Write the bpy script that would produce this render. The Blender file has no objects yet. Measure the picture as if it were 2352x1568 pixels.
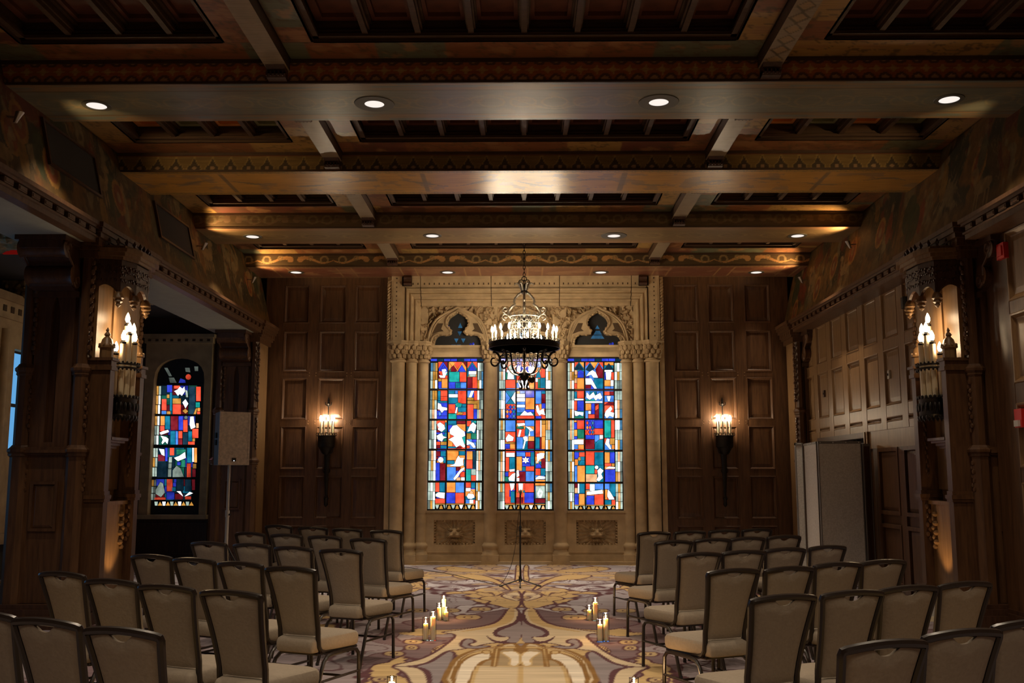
import bpy, math, random
import numpy as np
from mathutils import Vector, Matrix

# ------------------------------------------------------------------ camera, world, exposure
scene = bpy.context.scene
col = scene.collection
F, CX, CY = 2250.0, 1176.0, 784.0          # focal length and centre in pixels of the 2352 x 1568 frame
TH = math.atan(310 / F)                    # camera pitched up
YAW = math.atan(27 / F * math.cos(TH))     # camera turned slightly to the left
CH = 1.5                                   # eye height
cam_d = bpy.data.cameras.new('camera')
cam_d.sensor_fit = 'HORIZONTAL'; cam_d.sensor_width = 36.0; cam_d.lens = 36.0 * F / 2352.0
cam_d.clip_start = 0.05; cam_d.clip_end = 100
cam = bpy.data.objects.new('camera', cam_d); col.objects.link(cam)
cam.location = (0, 0, CH); cam.rotation_euler = (math.pi / 2 + TH, 0, YAW)
scene.camera = cam
world = bpy.data.worlds.new('world'); scene.world = world; world.use_nodes = True
world.node_tree.nodes['Background'].inputs[0].default_value = (0.10, 0.12, 0.16, 1)
world.node_tree.nodes['Background'].inputs[1].default_value = 0.3
vs = scene.view_settings
vs.view_transform = 'Standard'; vs.look = 'None'; vs.gamma = 1.0; vs.exposure = 0.0
vs.use_curve_mapping = False
scene.cycles.caustics_reflective = False; scene.cycles.caustics_refractive = False
scene.cycles.sample_clamp_indirect = 3.0
scene.cycles.max_bounces = 6

# lamp strengths, all in one place
L_DOWN = 200.0        # watts of one downlight in a beam
L_BULB = 165.0        # radiance of the electric candle bulbs
L_GLASS = 1.9       # radiance of white glass in the three lit windows
L_UPSPOT = 95.0       # little spotlights on the frieze
L_FLOORUP = 14.0      # uplights behind the chairs at the pillars
L_FLAME = 40.0
L_CANDLE = 1.8
L_REAR = 145.0  # added downlights in the unseen nearer beams

# ------------------------------------------------------------------ pixel -> world
def ray(x, y):
    a, b, c = (x - CX) / F, 1.0, (CY - y) / F
    b2 = b * math.cos(TH) - c * math.sin(TH); c2 = b * math.sin(TH) + c * math.cos(TH)
    return (a * math.cos(YAW) - b2 * math.sin(YAW), a * math.sin(YAW) + b2 * math.cos(YAW), c2)
def atz(x, y, z):
    d = ray(x, y); t = (z - CH) / d[2]; return Vector((d[0] * t, d[1] * t, z))
def aty(x, y, Y):
    d = ray(x, y); t = Y / d[1]; return Vector((d[0] * t, Y, CH + d[2] * t))
def atx(x, y, X):
    d = ray(x, y); t = X / d[0]; return Vector((X, d[1] * t, CH + d[2] * t))

# ------------------------------------------------------------------ mesh helpers
ORG = {}
def origin_of(p):
    return ORG.get(p.name, Vector((0, 0, 0))) if p is not None else Vector((0, 0, 0))
class MB:
    def __init__(s): s.v = []; s.f = []
    def add(s, vs_, fs_):
        n = len(s.v); s.v += [tuple(p) for p in vs_]; s.f += [tuple(i + n for i in f) for f in fs_]; return s
    def box(s, x0, x1, y0, y1, z0, z1):
        x0, x1 = sorted((x0, x1)); y0, y1 = sorted((y0, y1)); z0, z1 = sorted((z0, z1))
        return s.add([(x0,y0,z0),(x1,y0,z0),(x1,y1,z0),(x0,y1,z0),(x0,y0,z1),(x1,y0,z1),(x1,y1,z1),(x0,y1,z1)],
              [(0,3,2,1),(4,5,6,7),(0,1,5,4),(1,2,6,5),(2,3,7,6),(3,0,4,7)])
    def prism(s, poly, axis, a, b):
        n = len(poly)
        mk = {'x': lambda p, t: (t, p[0], p[1]), 'y': lambda p, t: (p[0], t, p[1]), 'z': lambda p, t: (p[0], p[1], t)}[axis]
        return s.add([mk(p, a) for p in poly] + [mk(p, b) for p in poly],
              [tuple(range(n)), tuple(range(2*n-1, n-1, -1))] + [(i, i+n, (i+1) % n + n, (i+1) % n) for i in range(n)])
    def ring(s, outer, inner, axis, a, b):
        # plate between two closed outlines with the same number of points
        n = len(outer)
        mk = {'x': lambda p, t: (t, p[0], p[1]), 'y': lambda p, t: (p[0], t, p[1]), 'z': lambda p, t: (p[0], p[1], t)}[axis]
        vv = [mk(p, a) for p in outer] + [mk(p, a) for p in inner] + [mk(p, b) for p in outer] + [mk(p, b) for p in inner]
        ff = []
        for i in range(n):
            j = (i + 1) % n
            ff += [(i, j, n+j, n+i), (2*n+i, 3*n+i, 3*n+j, 2*n+j), (i, 2*n+i, 2*n+j, j), (n+i, n+j, 3*n+j, 3*n+i)]
        return s.add(vv, ff)
    def frame(s, x0, x1, z0, z1, w, y0, y1):
        o = [(x0,z0),(x1,z0),(x1,z1),(x0,z1)]; i = [(x0+w,z0+w),(x1-w,z0+w),(x1-w,z1-w),(x0+w,z1-w)]
        return s.ring(o, i, 'y', y0, y1)
    def tube(s, pts, r, n=8, closed=False, flat=1.0):
        pts = [Vector(p) for p in pts]; N = len(pts)
        rs = r if isinstance(r, (list, tuple)) else [r] * N
        T = []
        for i in range(N):
            a = pts[(i-1) % N] if (closed or i > 0) else pts[i]; b = pts[(i+1) % N] if (closed or i < N-1) else pts[i]
            t = (b - a); T.append(t.normalized() if t.length > 1e-9 else Vector((0,0,1)))
        up = Vector((0,0,1)) if abs(T[0].z) < .9 else Vector((1,0,0))
        nrm = (up - T[0] * up.dot(T[0])).normalized(); vv = []
        for i in range(N):
            nrm = (nrm - T[i] * nrm.dot(T[i])).normalized(); bi = T[i].cross(nrm)
            for k in range(n):
                a = 2*math.pi*(k+.5)/n
                vv.append(pts[i] + nrm * (math.cos(a)*rs[i]) + bi * (math.sin(a)*rs[i]*flat))
        ff = []
        for i in range(N if closed else N-1):
            j = (i+1) % N
            for k in range(n):
                l = (k+1) % n; ff.append((i*n+k, i*n+l, j*n+l, j*n+k))
        if not closed: ff += [tuple(range(n-1, -1, -1)), tuple(range((N-1)*n, N*n))]
        return s.add(vv, ff)
    def lathe(s, prof, n=12, c=(0,0,0), a0=0.0):
        vv = []; ff = []
        for (r, z) in prof:
            for k in range(n):
                a = a0 + 2*math.pi*k/n; vv.append((c[0]+r*math.cos(a), c[1]+r*math.sin(a), c[2]+z))
        for i in range(len(prof)-1):
            for k in range(n):
                l = (k+1) % n; ff.append((i*n+k, i*n+l, (i+1)*n+l, (i+1)*n+k))
        if prof[0][0] > 1e-6: ff.append(tuple(range(n-1, -1, -1)))
        if prof[-1][0] > 1e-6: ff.append(tuple(range((len(prof)-1)*n, len(prof)*n)))
        return s.add(vv, ff)
    def ball(s, c, r, n=8, m=5):
        if not isinstance(r, (tuple, list)): r = (r, r, r)
        vv = [(c[0],c[1],c[2]-r[2])]; ff = []
        for j in range(1, m):
            t = -math.pi/2 + math.pi*j/m
            for k in range(n):
                a = 2*math.pi*k/n; vv.append((c[0]+r[0]*math.cos(t)*math.cos(a), c[1]+r[1]*math.cos(t)*math.sin(a), c[2]+r[2]*math.sin(t)))
        vv.append((c[0],c[1],c[2]+r[2])); top = len(vv)-1
        for k in range(n):
            l = (k+1) % n; ff.append((0, 1+l, 1+k)); ff.append((top, 1+(m-2)*n+k, 1+(m-2)*n+l))
            for j in range(m-2): ff.append((1+j*n+k, 1+j*n+l, 1+(j+1)*n+l, 1+(j+1)*n+k))
        return s.add(vv, ff)
    def field(s, x0, x1, z0, z1, y, w, h):
        # raised panel facing -y: flat centre, sloping border
        return s.add([(x0,y,z0),(x1,y,z0),(x1,y,z1),(x0,y,z1),(x0+w,y-h,z0+w),(x1-w,y-h,z0+w),(x1-w,y-h,z1-w),(x0+w,y-h,z1-w)],
              [(0,1,5,4),(1,2,6,5),(2,3,7,6),(3,0,4,7),(4,5,6,7),(3,2,1,0)])
    def xf(s, fn): s.v = [tuple(fn(*p)) for p in s.v]; return s
    def build(s, name, mat, parent=None, smooth=False):
        o0 = origin_of(parent)
        me = bpy.data.meshes.new(name)
        me.from_pydata([(p[0]-o0.x, p[1]-o0.y, p[2]-o0.z) for p in s.v], [], s.f)
        return finish(name, me, mat, parent, smooth, True)
def finish(name, me, mat, parent, smooth, fixn=False):
    if fixn:
        import bmesh
        bm = bmesh.new(); bm.from_mesh(me); bmesh.ops.recalc_face_normals(bm, faces=bm.faces); bm.to_mesh(me); bm.free()
    if smooth:
        me.polygons.foreach_set('use_smooth', [True] * len(me.polygons)); me.set_sharp_from_angle(angle=0.7)
    me.materials.append(M[mat] if isinstance(mat, str) else mat)
    o = bpy.data.objects.new(name, me); col.objects.link(o)
    if parent is not None: o.parent = parent; ORG[o.name] = origin_of(parent)
    return o
def grid_mesh(name, P, C, mat, parent=None, smooth=False, keep=None):
    # P (nu, nv, 3) positions, C (nu, nv, 3) paint or None; keep: bool mask of quads
    nu, nv = P.shape[:2]; o0 = np.array(origin_of(parent))
    idx = np.arange(nu*nv).reshape(nu, nv)
    q = np.stack([idx[:-1,:-1], idx[1:,:-1], idx[1:,1:], idx[:-1,1:]], -1).reshape(-1, 4)
    if keep is not None: q = q[keep.reshape(-1)]
    me = bpy.data.meshes.new(name)
    me.vertices.add(nu*nv); me.vertices.foreach_set('co', (P.reshape(-1,3) - o0).astype(np.float32).ravel())
    me.loops.add(q.size); me.loops.foreach_set('vertex_index', q.astype(np.int32).ravel())
    me.polygons.add(len(q)); me.polygons.foreach_set('loop_start', np.arange(0, q.size, 4, dtype=np.int32))
    if C is not None:
        at = me.color_attributes.new('paint', 'FLOAT_COLOR', 'POINT')
        cc = np.ones((nu*nv, 4), np.float32); cc[:, :3] = np.clip(C.reshape(-1, 3), 0, 1); at.data.foreach_set('color', cc.ravel())
    me.update(); me.validate()
    return finish(name, me, mat, parent, smooth)
def thing(name, label, cat, loc=(0,0,0), group=None, kind=None):
    o = bpy.data.objects.new(name, None); col.objects.link(o); o.empty_display_size = .1
    o.location = loc; ORG[o.name] = Vector(loc)
    return tag(o, label, cat, group, kind)
def tag(o, label=None, cat=None, group=None, kind=None):
    if label: o['label'] = label
    if cat: o['category'] = cat
    if group: o['group'] = group
    if kind: o['kind'] = kind
    return o
def copy_tree(o, parent=None):
    c = o.copy(); col.objects.link(c)
    if parent is not None: c.parent = parent
    for ch in list(o.children): copy_tree(ch, c)
    return c
def dup(o, dx=0, dy=0, dz=0):
    # a copy of one mesh piece next to the first, sharing its mesh
    c = o.copy(); col.objects.link(c); c.location = o.location + Vector((dx, dy, dz)); return c
def arc(c, r, a0, a1, n, plane='xz', sq=1.0):
    out = []
    for i in range(n+1):
        a = math.radians(a0 + (a1-a0)*i/n); p, q = r*math.cos(a), r*math.sin(a)*sq
        out.append({'xz': (c[0]+p, c[1], c[2]+q), 'yz': (c[0], c[1]+p, c[2]+q), 'xy': (c[0]+p, c[1]+q, c[2])}[plane])
    return out
def scroll(c, r0, r1, a0, a1, n, plane='xz'):
    out = []
    for i in range(n+1):
        t = i/n; a = math.radians(a0 + (a1-a0)*t); r = r0 + (r1-r0)*t; p, q = r*math.cos(a), r*math.sin(a)
        out.append({'xz': (c[0]+p, c[1], c[2]+q), 'yz': (c[0], c[1]+p, c[2]+q)}[plane])
    return out

# ------------------------------------------------------------------ numpy paint helpers
def hash2(i, j, s):
    h = (i.astype(np.int64)*374761393 + j.astype(np.int64)*668265263 + s*974634721) & 0x7fffffff
    h = ((h ^ (h >> 13)) * 1274126177) & 0x7fffffff
    return ((h ^ (h >> 16)) & 0xffff) / 65535.0
def vn(x, y, s=0):
    i, j = np.floor(x), np.floor(y); u, v = x-i, y-j; u = u*u*(3-2*u); v = v*v*(3-2*v)
    a, b, c, d = hash2(i, j, s), hash2(i+1, j, s), hash2(i, j+1, s), hash2(i+1, j+1, s)
    return (a*(1-u)+b*u)*(1-v) + (c*(1-u)+d*u)*v
def fbm(x, y, s=0, o=4):
    r = 0; a = .5
    for k in range(o): r = r + a*vn(x*2**k, y*2**k, s+k); a *= .5
    return r/(1-.5**o)
def mixc(C, m, c):
    m = np.clip(m, 0, 1)[..., None]; return C*(1-m) + np.array(c)*m
def ss(a, b, x):
    t = np.clip((x-a)/(b-a), 0, 1); return t*t*(3-2*t)
def inpoly(X, Y, poly):
    r = np.zeros(X.shape, bool); n = len(poly)
    for i in range(n):
        x1, y1 = poly[i]; x2, y2 = poly[(i+1) % n]
        c = (y1 > Y) != (y2 > Y)
        r ^= c & (X < (x2-x1)*(Y-y1)/((y2-y1) if y2 != y1 else 1e-9) + x1)
    return r
def dpoly(X, Y, poly, closed=True):
    d = np.full(X.shape, 1e9); n = len(poly)
    for i in range(n if closed else n-1):
        x1, y1 = poly[i]; x2, y2 = poly[(i+1) % n]; dx, dy = x2-x1, y2-y1
        t = np.clip(((X-x1)*dx+(Y-y1)*dy)/(dx*dx+dy*dy+1e-12), 0, 1)
        d = np.minimum(d, np.hypot(X-x1-t*dx, Y-y1-t*dy))
    return d
def smooth_poly(p, it=2, closed=True):
    for _ in range(it):
        q = []; n = len(p)
        for i in range(n if closed else n-1):
            a, b = p[i], p[(i+1) % n]
            q += [(a[0]*.75+b[0]*.25, a[1]*.75+b[1]*.25), (a[0]*.25+b[0]*.75, a[1]*.25+b[1]*.75)]
        p = q if closed else [p[0]] + q + [p[-1]]
    return p

# ------------------------------------------------------------------ materials
M = {}
def newmat(name):
    m = bpy.data.materials.new(name); m.use_nodes = True; nt = m.node_tree
    return m, nt, nt.nodes['Principled BSDF']
def nd(nt, t, **kw):
    n = nt.nodes.new(t)
    for k, v in kw.items():
        if k.startswith('i_'): n.inputs[k[2:].replace('_', ' ')].default_value = v
        else: setattr(n, k, v)
    return n
def plain(name, c, rough=.5, metal=0.0, spec=.5, noise=.0, nscale=8.0, bump=0.0):
    m, nt, b = newmat(name); b.inputs['Roughness'].default_value = rough; b.inputs['Metallic'].default_value = metal
    b.inputs['Specular IOR Level'].default_value = spec
    b.inputs['Base Color'].default_value = (*c, 1)
    if noise or bump:
        tc = nd(nt, 'ShaderNodeTexCoord'); ns = nd(nt, 'ShaderNodeTexNoise'); ns.inputs['Scale'].default_value = nscale; ns.inputs['Detail'].default_value = 5
        nt.links.new(tc.outputs['Object'], ns.inputs['Vector'])
        if noise:
            cr = nd(nt, 'ShaderNodeValToRGB'); cr.color_ramp.elements[0].position = .3; cr.color_ramp.elements[1].position = .7
            cr.color_ramp.elements[0].color = (*[x*(1-noise) for x in c], 1); cr.color_ramp.elements[1].color = (*[min(1, x*(1+noise)) for x in c], 1)
            nt.links.new(ns.outputs['Fac'], cr.inputs[0]); nt.links.new(cr.outputs[0], b.inputs['Base Color'])
        if bump:
            bp = nd(nt, 'ShaderNodeBump'); bp.inputs['Strength'].default_value = bump; bp.inputs['Distance'].default_value = .02
            nt.links.new(ns.outputs['Fac'], bp.inputs['Height']); nt.links.new(bp.outputs[0], b.inputs['Normal'])
    M[name] = m; return m
def wood(name, c0, c1, rough=.42, stretch=(9, 9, .8), spec=.45):
    m, nt, b = newmat(name); b.inputs['Roughness'].default_value = rough; b.inputs['Specular IOR Level'].default_value = spec
    tc = nd(nt, 'ShaderNodeTexCoord'); mp = nd(nt, 'ShaderNodeMapping'); mp.inputs['Scale'].default_value = stretch
    oi = nd(nt, 'ShaderNodeObjectInfo')
    ad = nd(nt, 'ShaderNodeVectorMath', operation='MULTIPLY_ADD'); ad.inputs[1].default_value = (1, 1, 1)
    ml = nd(nt, 'ShaderNodeVectorMath', operation='SCALE'); ml.inputs[0].default_value = (13, 7, 5)
    nt.links.new(oi.outputs['Random'], ml.inputs['Scale'])
    nt.links.new(tc.outputs['Object'], mp.inputs['Vector']); nt.links.new(mp.outputs[0], ad.inputs[0]); nt.links.new(ml.outputs[0], ad.inputs[2])
    ns = nd(nt, 'ShaderNodeTexNoise'); ns.inputs['Scale'].default_value = 3.2; ns.inputs['Detail'].default_value = 6; ns.inputs['Roughness'].default_value = .62; ns.inputs['Distortion'].default_value = .35
    nt.links.new(ad.outputs[0], ns.inputs['Vector'])
    cr = nd(nt, 'ShaderNodeValToRGB'); cr.color_ramp.elements[0].position = .28; cr.color_ramp.elements[1].position = .72
    cr.color_ramp.elements[0].color = (*c0, 1); cr.color_ramp.elements[1].color = (*c1, 1)
    nt.links.new(ns.outputs['Fac'], cr.inputs[0]); nt.links.new(cr.outputs[0], b.inputs['Base Color'])
    bp = nd(nt, 'ShaderNodeBump'); bp.inputs['Strength'].default_value = .12; bp.inputs['Distance'].default_value = .01
    nt.links.new(ns.outputs['Fac'], bp.inputs['Height']); nt.links.new(bp.outputs[0], b.inputs['Normal'])
    M[name] = m
def painted(name, rough=.4, spec=.5, gscale=(2, 40, 40), grain=.12, bump=.05):
    m, nt, b = newmat(name); b.inputs['Roughness'].default_value = rough; b.inputs['Specular IOR Level'].default_value = spec
    at = nd(nt, 'ShaderNodeAttribute', attribute_name='paint')
    tc = nd(nt, 'ShaderNodeTexCoord'); mp = nd(nt, 'ShaderNodeMapping'); mp.inputs['Scale'].default_value = gscale
    ns = nd(nt, 'ShaderNodeTexNoise'); ns.inputs['Scale'].default_value = 1.6; ns.inputs['Detail'].default_value = 5
    nt.links.new(tc.outputs['Object'], mp.inputs[0]); nt.links.new(mp.outputs[0], ns.inputs['Vector'])
    mr = nd(nt, 'ShaderNodeMapRange'); mr.inputs['From Min'].default_value = .3; mr.inputs['From Max'].default_value = .7
    mr.inputs['To Min'].default_value = 1-grain*2; mr.inputs['To Max'].default_value = 1+grain
    nt.links.new(ns.outputs['Fac'], mr.inputs['Value'])
    mu = nd(nt, 'ShaderNodeVectorMath', operation='SCALE')
    nt.links.new(at.outputs['Color'], mu.inputs[0]); nt.links.new(mr.outputs[0], mu.inputs['Scale']); nt.links.new(mu.outputs[0], b.inputs['Base Color'])
    if bump:
        bp = nd(nt, 'ShaderNodeBump'); bp.inputs['Strength'].default_value = bump; bp.inputs['Distance'].default_value = .01
        nt.links.new(ns.outputs['Fac'], bp.inputs['Height']); nt.links.new(bp.outputs[0], b.inputs['Normal'])
    M[name] = m
def emit(name, c, s, ns_var=0.0):
    m = bpy.data.materials.new(name); m.use_nodes = True; nt = m.node_tree; nt.nodes.clear()
    e = nd(nt, 'ShaderNodeEmission'); e.inputs[0].default_value = (*c, 1); e.inputs[1].default_value = s
    o = nd(nt, 'ShaderNodeOutputMaterial')
    if ns_var:
        # uneven hand-made glass: denser and thinner patches
        tc = nd(nt, 'ShaderNodeTexCoord'); n = nd(nt, 'ShaderNodeTexNoise'); n.inputs['Scale'].default_value = 7; n.inputs['Detail'].default_value = 4
        nt.links.new(tc.outputs['Object'], n.inputs['Vector'])
        cr = nd(nt, 'ShaderNodeValToRGB'); cr.color_ramp.elements[0].position = .3; cr.color_ramp.elements[1].position = .75
        cr.color_ramp.elements[0].color = (*[x*(1-ns_var) for x in c], 1)
        cr.color_ramp.elements[1].color = (*[min(1.0, x*(1+ns_var*1.6)+.012) for x in c], 1)
        nt.links.new(n.outputs['Fac'], cr.inputs[0]); nt.links.new(cr.outputs[0], e.inputs[0])
        g = nd(nt, 'ShaderNodeBsdfGlossy'); g.inputs['Roughness'].default_value = .15
        mx = nd(nt, 'ShaderNodeMixShader'); mx.inputs[0].default_value = .04
        nt.links.new(e.outputs[0], mx.inputs[1]); nt.links.new(g.outputs[0], mx.inputs[2]); nt.links.new(mx.outputs[0], o.inputs[0])
    else: nt.links.new(e.outputs[0], o.inputs[0])
    M[name] = m
def clear_glass(name, tint=(1,1,1)):
    m = bpy.data.materials.new(name); m.use_nodes = True; nt = m.node_tree; nt.nodes.clear()
    t = nd(nt, 'ShaderNodeBsdfTransparent'); t.inputs[0].default_value = (*tint, 1)
    g = nd(nt, 'ShaderNodeBsdfGlossy'); g.inputs['Roughness'].default_value = .03
    fr = nd(nt, 'ShaderNodeLayerWeight'); fr.inputs['Blend'].default_value = .12
    mx = nd(nt, 'ShaderNodeMixShader'); o = nd(nt, 'ShaderNodeOutputMaterial')
    nt.links.new(fr.outputs[0], mx.inputs[0]); nt.links.new(t.outputs[0], mx.inputs[1]); nt.links.new(g.outputs[0], mx.inputs[2]); nt.links.new(mx.outputs[0], o.inputs[0])
    M[name] = m
wood('oak', (.048, .020, .008), (.125, .058, .024), rough=.42)
wood('oak_dark', (.030, .012, .006), (.078, .034, .016), rough=.42)
wood('oak_lit', (.135, .072, .029), (.245, .140, .062), rough=.4)  # lighter oak copy, lit look of right wall and niches put in colour
wood('oak_ceiling', (.035, .017, .008), (.085, .045, .02), rough=.5, stretch=(1, 9, 9))
plain('stone', (.47, .35, .205), .75, spec=.25, noise=.16, nscale=5, bump=.15)
plain('stone_carved', (.42, .305, .175), .8, spec=.2, noise=.22, nscale=14, bump=.25)
plain('joint', (.08, .05, .025), .9)
plain('plaster', (.30, .31, .26), .7, noise=.06)
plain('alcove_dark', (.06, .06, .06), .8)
plain('gilded', (.42, .32, .16), .45, metal=.3, noise=.3, nscale=20, bump=.6)
plain('iron', (.025, .021, .018), .42, metal=.75, noise=.2, nscale=30)
plain('steel', (.42, .40, .36), .28, metal=.9)
plain('silvered_iron', (.40, .37, .31), .38, metal=.85, noise=.2, nscale=30)
plain('lead', (.010, .010, .011), .6)
plain('black_frame', (.014, .009, .007), .3, spec=.45)
plain('fabric', (.285, .238, .185), .88, spec=.15, noise=.06, nscale=60, bump=.12)
plain('black_plastic', (.012, .012, .013), .45)
plain('grille', (.58, .48, .38), .6, metal=.0, noise=.22, nscale=26, bump=.2)
plain('speaker_box', (.10, .14, .17), .5)
plain('white_plastic', (.55, .53, .48), .5)
plain('partition', (.58, .57, .55), .95, spec=.1, noise=.14, nscale=45, bump=.1)
plain('partition_edge', (.16, .155, .15), .6)
plain('wax', (.85, .74, .58), .5)
plain('candle_sleeve', (.80, .68, .46), .5)
plain('red_plastic', (.62, .02, .015), .4)
plain('grille_cloth', (.018, .013, .010), .9)
plain('downlight_trim', (.075, .075, .062), .5)
M['wax'].node_tree.nodes['Principled BSDF'].inputs['Subsurface Weight'].default_value = 1.0
M['wax'].node_tree.nodes['Principled BSDF'].inputs['Subsurface Radius'].default_value = (.14, .085, .05)
M['wax'].node_tree.nodes['Principled BSDF'].inputs['Subsurface Scale'].default_value = .5
painted('carpet', rough=.95, spec=.1, gscale=(1.2, 45, 1), grain=.13, bump=.0)
painted('ceiling_paint', rough=.31, spec=.5)
painted('beam_face_paint', rough=.6, spec=.3)
painted('mural', rough=.6, spec=.3, gscale=(6, 6, 6))
emit('bulb', (1, .80, .55), L_BULB)
emit('niche_bulb', (1, .72, .42), L_BULB*.3)
emit('flame', (1, .62, .22), L_FLAME)
emit('downlight_lens', (1, .90, .82), 1.0)
emit('daylight_pane', (.16, .50, .95), .75)
emit('exit_red', (1, .03, .02), .09)
emit('status_led', (.8, .9, 1), 2)
clear_glass('clear_glass', (.97, .96, .94))
# ------------------------------------------------------------------ the room: sizes
YB = 17.3            # face of the panelled end wall
ZS = 5.045           # soffit of the great beams
ZB = 5.275           # painted border level between the beams
XL, XR = -4.50, 4.60 # room side of the pillars
XM = .05             # middle of the room
XP = 4.84            # face of the panelled right wall
FL = lambda z: (-4.52 - (z-4.12)/1.2*.28)   # leaning frieze, left
FR = lambda z: 2*XM - FL(z)
BC = [8.965, 11.555, 14.215, 16.835]        # middle lines of the four beams in view
BW = .94

# ------------------------------------------------------------------ floor: carpet woven in one piece
def c3(p):
    v = atz(860 + p[0]*.2985, 1100 + p[1]*.2985, 0); return (v.x, v.y)
AX = (c3((1128, 1200))[0])
gx = np.unique(np.round(np.concatenate([np.arange(-7.75, -2.3, .06), np.arange(-2.3, 2.3, .0125), np.arange(2.3, 5.05, .05)]), 4))
gy = np.unique(np.round(np.concatenate([np.arange(-4.05, 6.6, .12), np.arange(6.6, 17.65, .027)]), 4))
GX, GY = np.meshgrid(gx, gy, indexing='ij')
MXX = np.abs(GX - AX)
GOLD, BEIGE, PLUM, GREY, LILAC, CREAM = (.52,.37,.18), (.58,.47,.32), (.105,.046,.054), (.28,.235,.25), (.55,.53,.57), (.72,.64,.52)
def carpet():
    w1 = fbm(MXX*.9+3, GY*.9, 5) - .5; w2 = fbm(MXX*.9+9, GY*.9+4, 8) - .5
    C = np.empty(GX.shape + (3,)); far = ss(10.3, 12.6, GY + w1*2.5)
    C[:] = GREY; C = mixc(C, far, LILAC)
    n1 = fbm(MXX*1.15 + w1*2.2, GY*.62 + w2*2.2, 21, 3); n2 = fbm(MXX*1.0 + w2*2+7, GY*.6 + w1*2, 33, 3)
    # scattered leaves, blossoms and plum lines over the whole field
    lf = ss(.60, .615, n1); C = mixc(C, lf, GOLD)
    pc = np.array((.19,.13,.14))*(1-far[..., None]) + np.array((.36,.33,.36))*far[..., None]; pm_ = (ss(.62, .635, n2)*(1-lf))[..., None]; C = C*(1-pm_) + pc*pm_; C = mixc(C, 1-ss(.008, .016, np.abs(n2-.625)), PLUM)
    C = mixc(C, 1-ss(.010, .020, np.abs(n1-.60)), PLUM)
    C = mixc(C, (1-ss(.008, .016, np.abs(n2-.47)))*.85, PLUM)
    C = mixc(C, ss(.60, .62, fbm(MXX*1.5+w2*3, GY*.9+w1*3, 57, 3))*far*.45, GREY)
    def put(poly, c, oc=PLUM, ow=.02, sm=2):
        nonlocal C
        P = [c3(p) for p in poly]; P = [(abs(x-AX), y) for x, y in P]
        if sm: P = smooth_poly(P, sm)
        xs = [p[0] for p in P]; ys = [p[1] for p in P]
        i0, i1 = np.searchsorted(gy, [min(ys)-.15, max(ys)+.15])
        X, Y = MXX[:, i0:i1], GY[:, i0:i1]; ins = inpoly(X, Y, P); d = dpoly(X, Y/1.0, P)
        S = C[:, i0:i1]
        if c is not None: S = mixc(S, ins.astype(float), c)
        if ow: S = mixc(S, 1-ss(ow*.55, ow, d), oc)
        C[:, i0:i1] = S
    # axis pieces, traced on the left half and mirrored
    put([(1128,660),(1085,660),(1090,720),(1075,790),(1128,800)], GOLD, ow=.015)
    put([(1062,862),(1000,800),(880,748),(760,728),(560,738),(700,772),(860,778),(950,805),(1010,850)], GOLD)
    put([(760,690),(560,664),(420,690),(600,712),(760,716),(900,705)], GOLD)
    put([(1128,858),(1060,860),(980,878),(950,900),(830,903),(795,925),(905,937),(860,955),(960,975),(1000,992),(1128,996)], GOLD)
    put([(1128,868),(1040,872),(965,895),(1010,918),(1128,945)], BEIGE, ow=.018)
    put([(1128,900),(1080,900),(1055,912),(1128,930)], GOLD, ow=.014)
    put([(180,1098),(420,1070),(760,1040),(960,1010),(1025,995),(990,1050),(940,1098),(840,1128),(640,1155),(480,1162),(300,1130)], (.175,.120,.130))
    put([(1128,1000),(1035,988),(1003,1045),(955,1100),(850,1130),(640,1162),(490,1178),(640,1190),(575,1255),(455,1340),(330,1395),(105,1436),(250,1442),(400,1418),(480,1372),(560,1318),(650,1312),(760,1292),(880,1262),(1000,1256),(1128,1262)], BEIGE)
    put([(1035,992),(1085,992),(1070,1090),(990,1122),(900,1145),(760,1165),(620,1180),(860,1130),(955,1102),(1005,1045)], GOLD, ow=0)
    put([(105,1436),(235,1482),(285,1600),(425,1600),(412,1512),(372,1462),(290,1442)], BEIGE)
    put([(290,1443),(430,1412),(500,1362),(575,1317),(625,1338),(605,1400),(560,1480),(500,1600),(425,1600),(430,1490),(380,1455)], (.26,.225,.235))
    put([(1128,993),(1102,1040),(1082,1098),(1005,1128),(930,1152),(905,1190),(940,1218),(1050,1212),(1000,1250),(920,1240),(850,1195),(900,1250),(1000,1270),(1128,1268)], PLUM, ow=0, sm=1)
    put([(1128,1078),(1100,1110),(1040,1138),(960,1165),(938,1192),(1000,1212),(1060,1212),(1010,1248),(1050,1258),(1128,1255)], (.27,.225,.23), ow=0)
    put([(700,1222),(772,1235),(775,1258),(722,1265),(742,1288),(850,1278),(905,1286),(800,1305),(690,1300),(653,1272)], (.26,.225,.235))
    # cartouche
    OL = (.25,.135,.045)
    put([(1128,1264),(1000,1266),(960,1290),(830,1300),(720,1330),(625,1380),(580,1450),(505,1600),(1128,1600)], BEIGE, oc=OL, ow=.03)
    put([(1128,1285),(1010,1285),(930,1300),(800,1318),(690,1360),(635,1420),(560,1600),(1128,1600)], GOLD, oc=OL, ow=.012)
    put([(900,1335),(840,1332),(730,1362),(645,1425),(590,1600),(725,1600),(785,1432),(905,1382)], CREAM, oc=OL, ow=.02)
    put([(1128,1302),(955,1302),(925,1385),(850,1392),(800,1432),(765,1500),(735,1600),(1128,1600)], (.36,.27,.16), oc=OL, ow=.028, sm=1)
    put([(1128,1440),(800,1438),(770,1500),(745,1600),(1128,1600)], BEIGE, oc=GOLD, ow=.02, sm=0)
    put([(1128,1322),(960,1328),(1005,1352),(1055,1390),(1025,1432),(1128,1440)], CREAM, oc=GOLD, ow=.012)
    put([(960,1302),(930,1302),(905,1440),(935,1440)], GOLD, oc=OL, ow=.014, sm=0)
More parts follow.
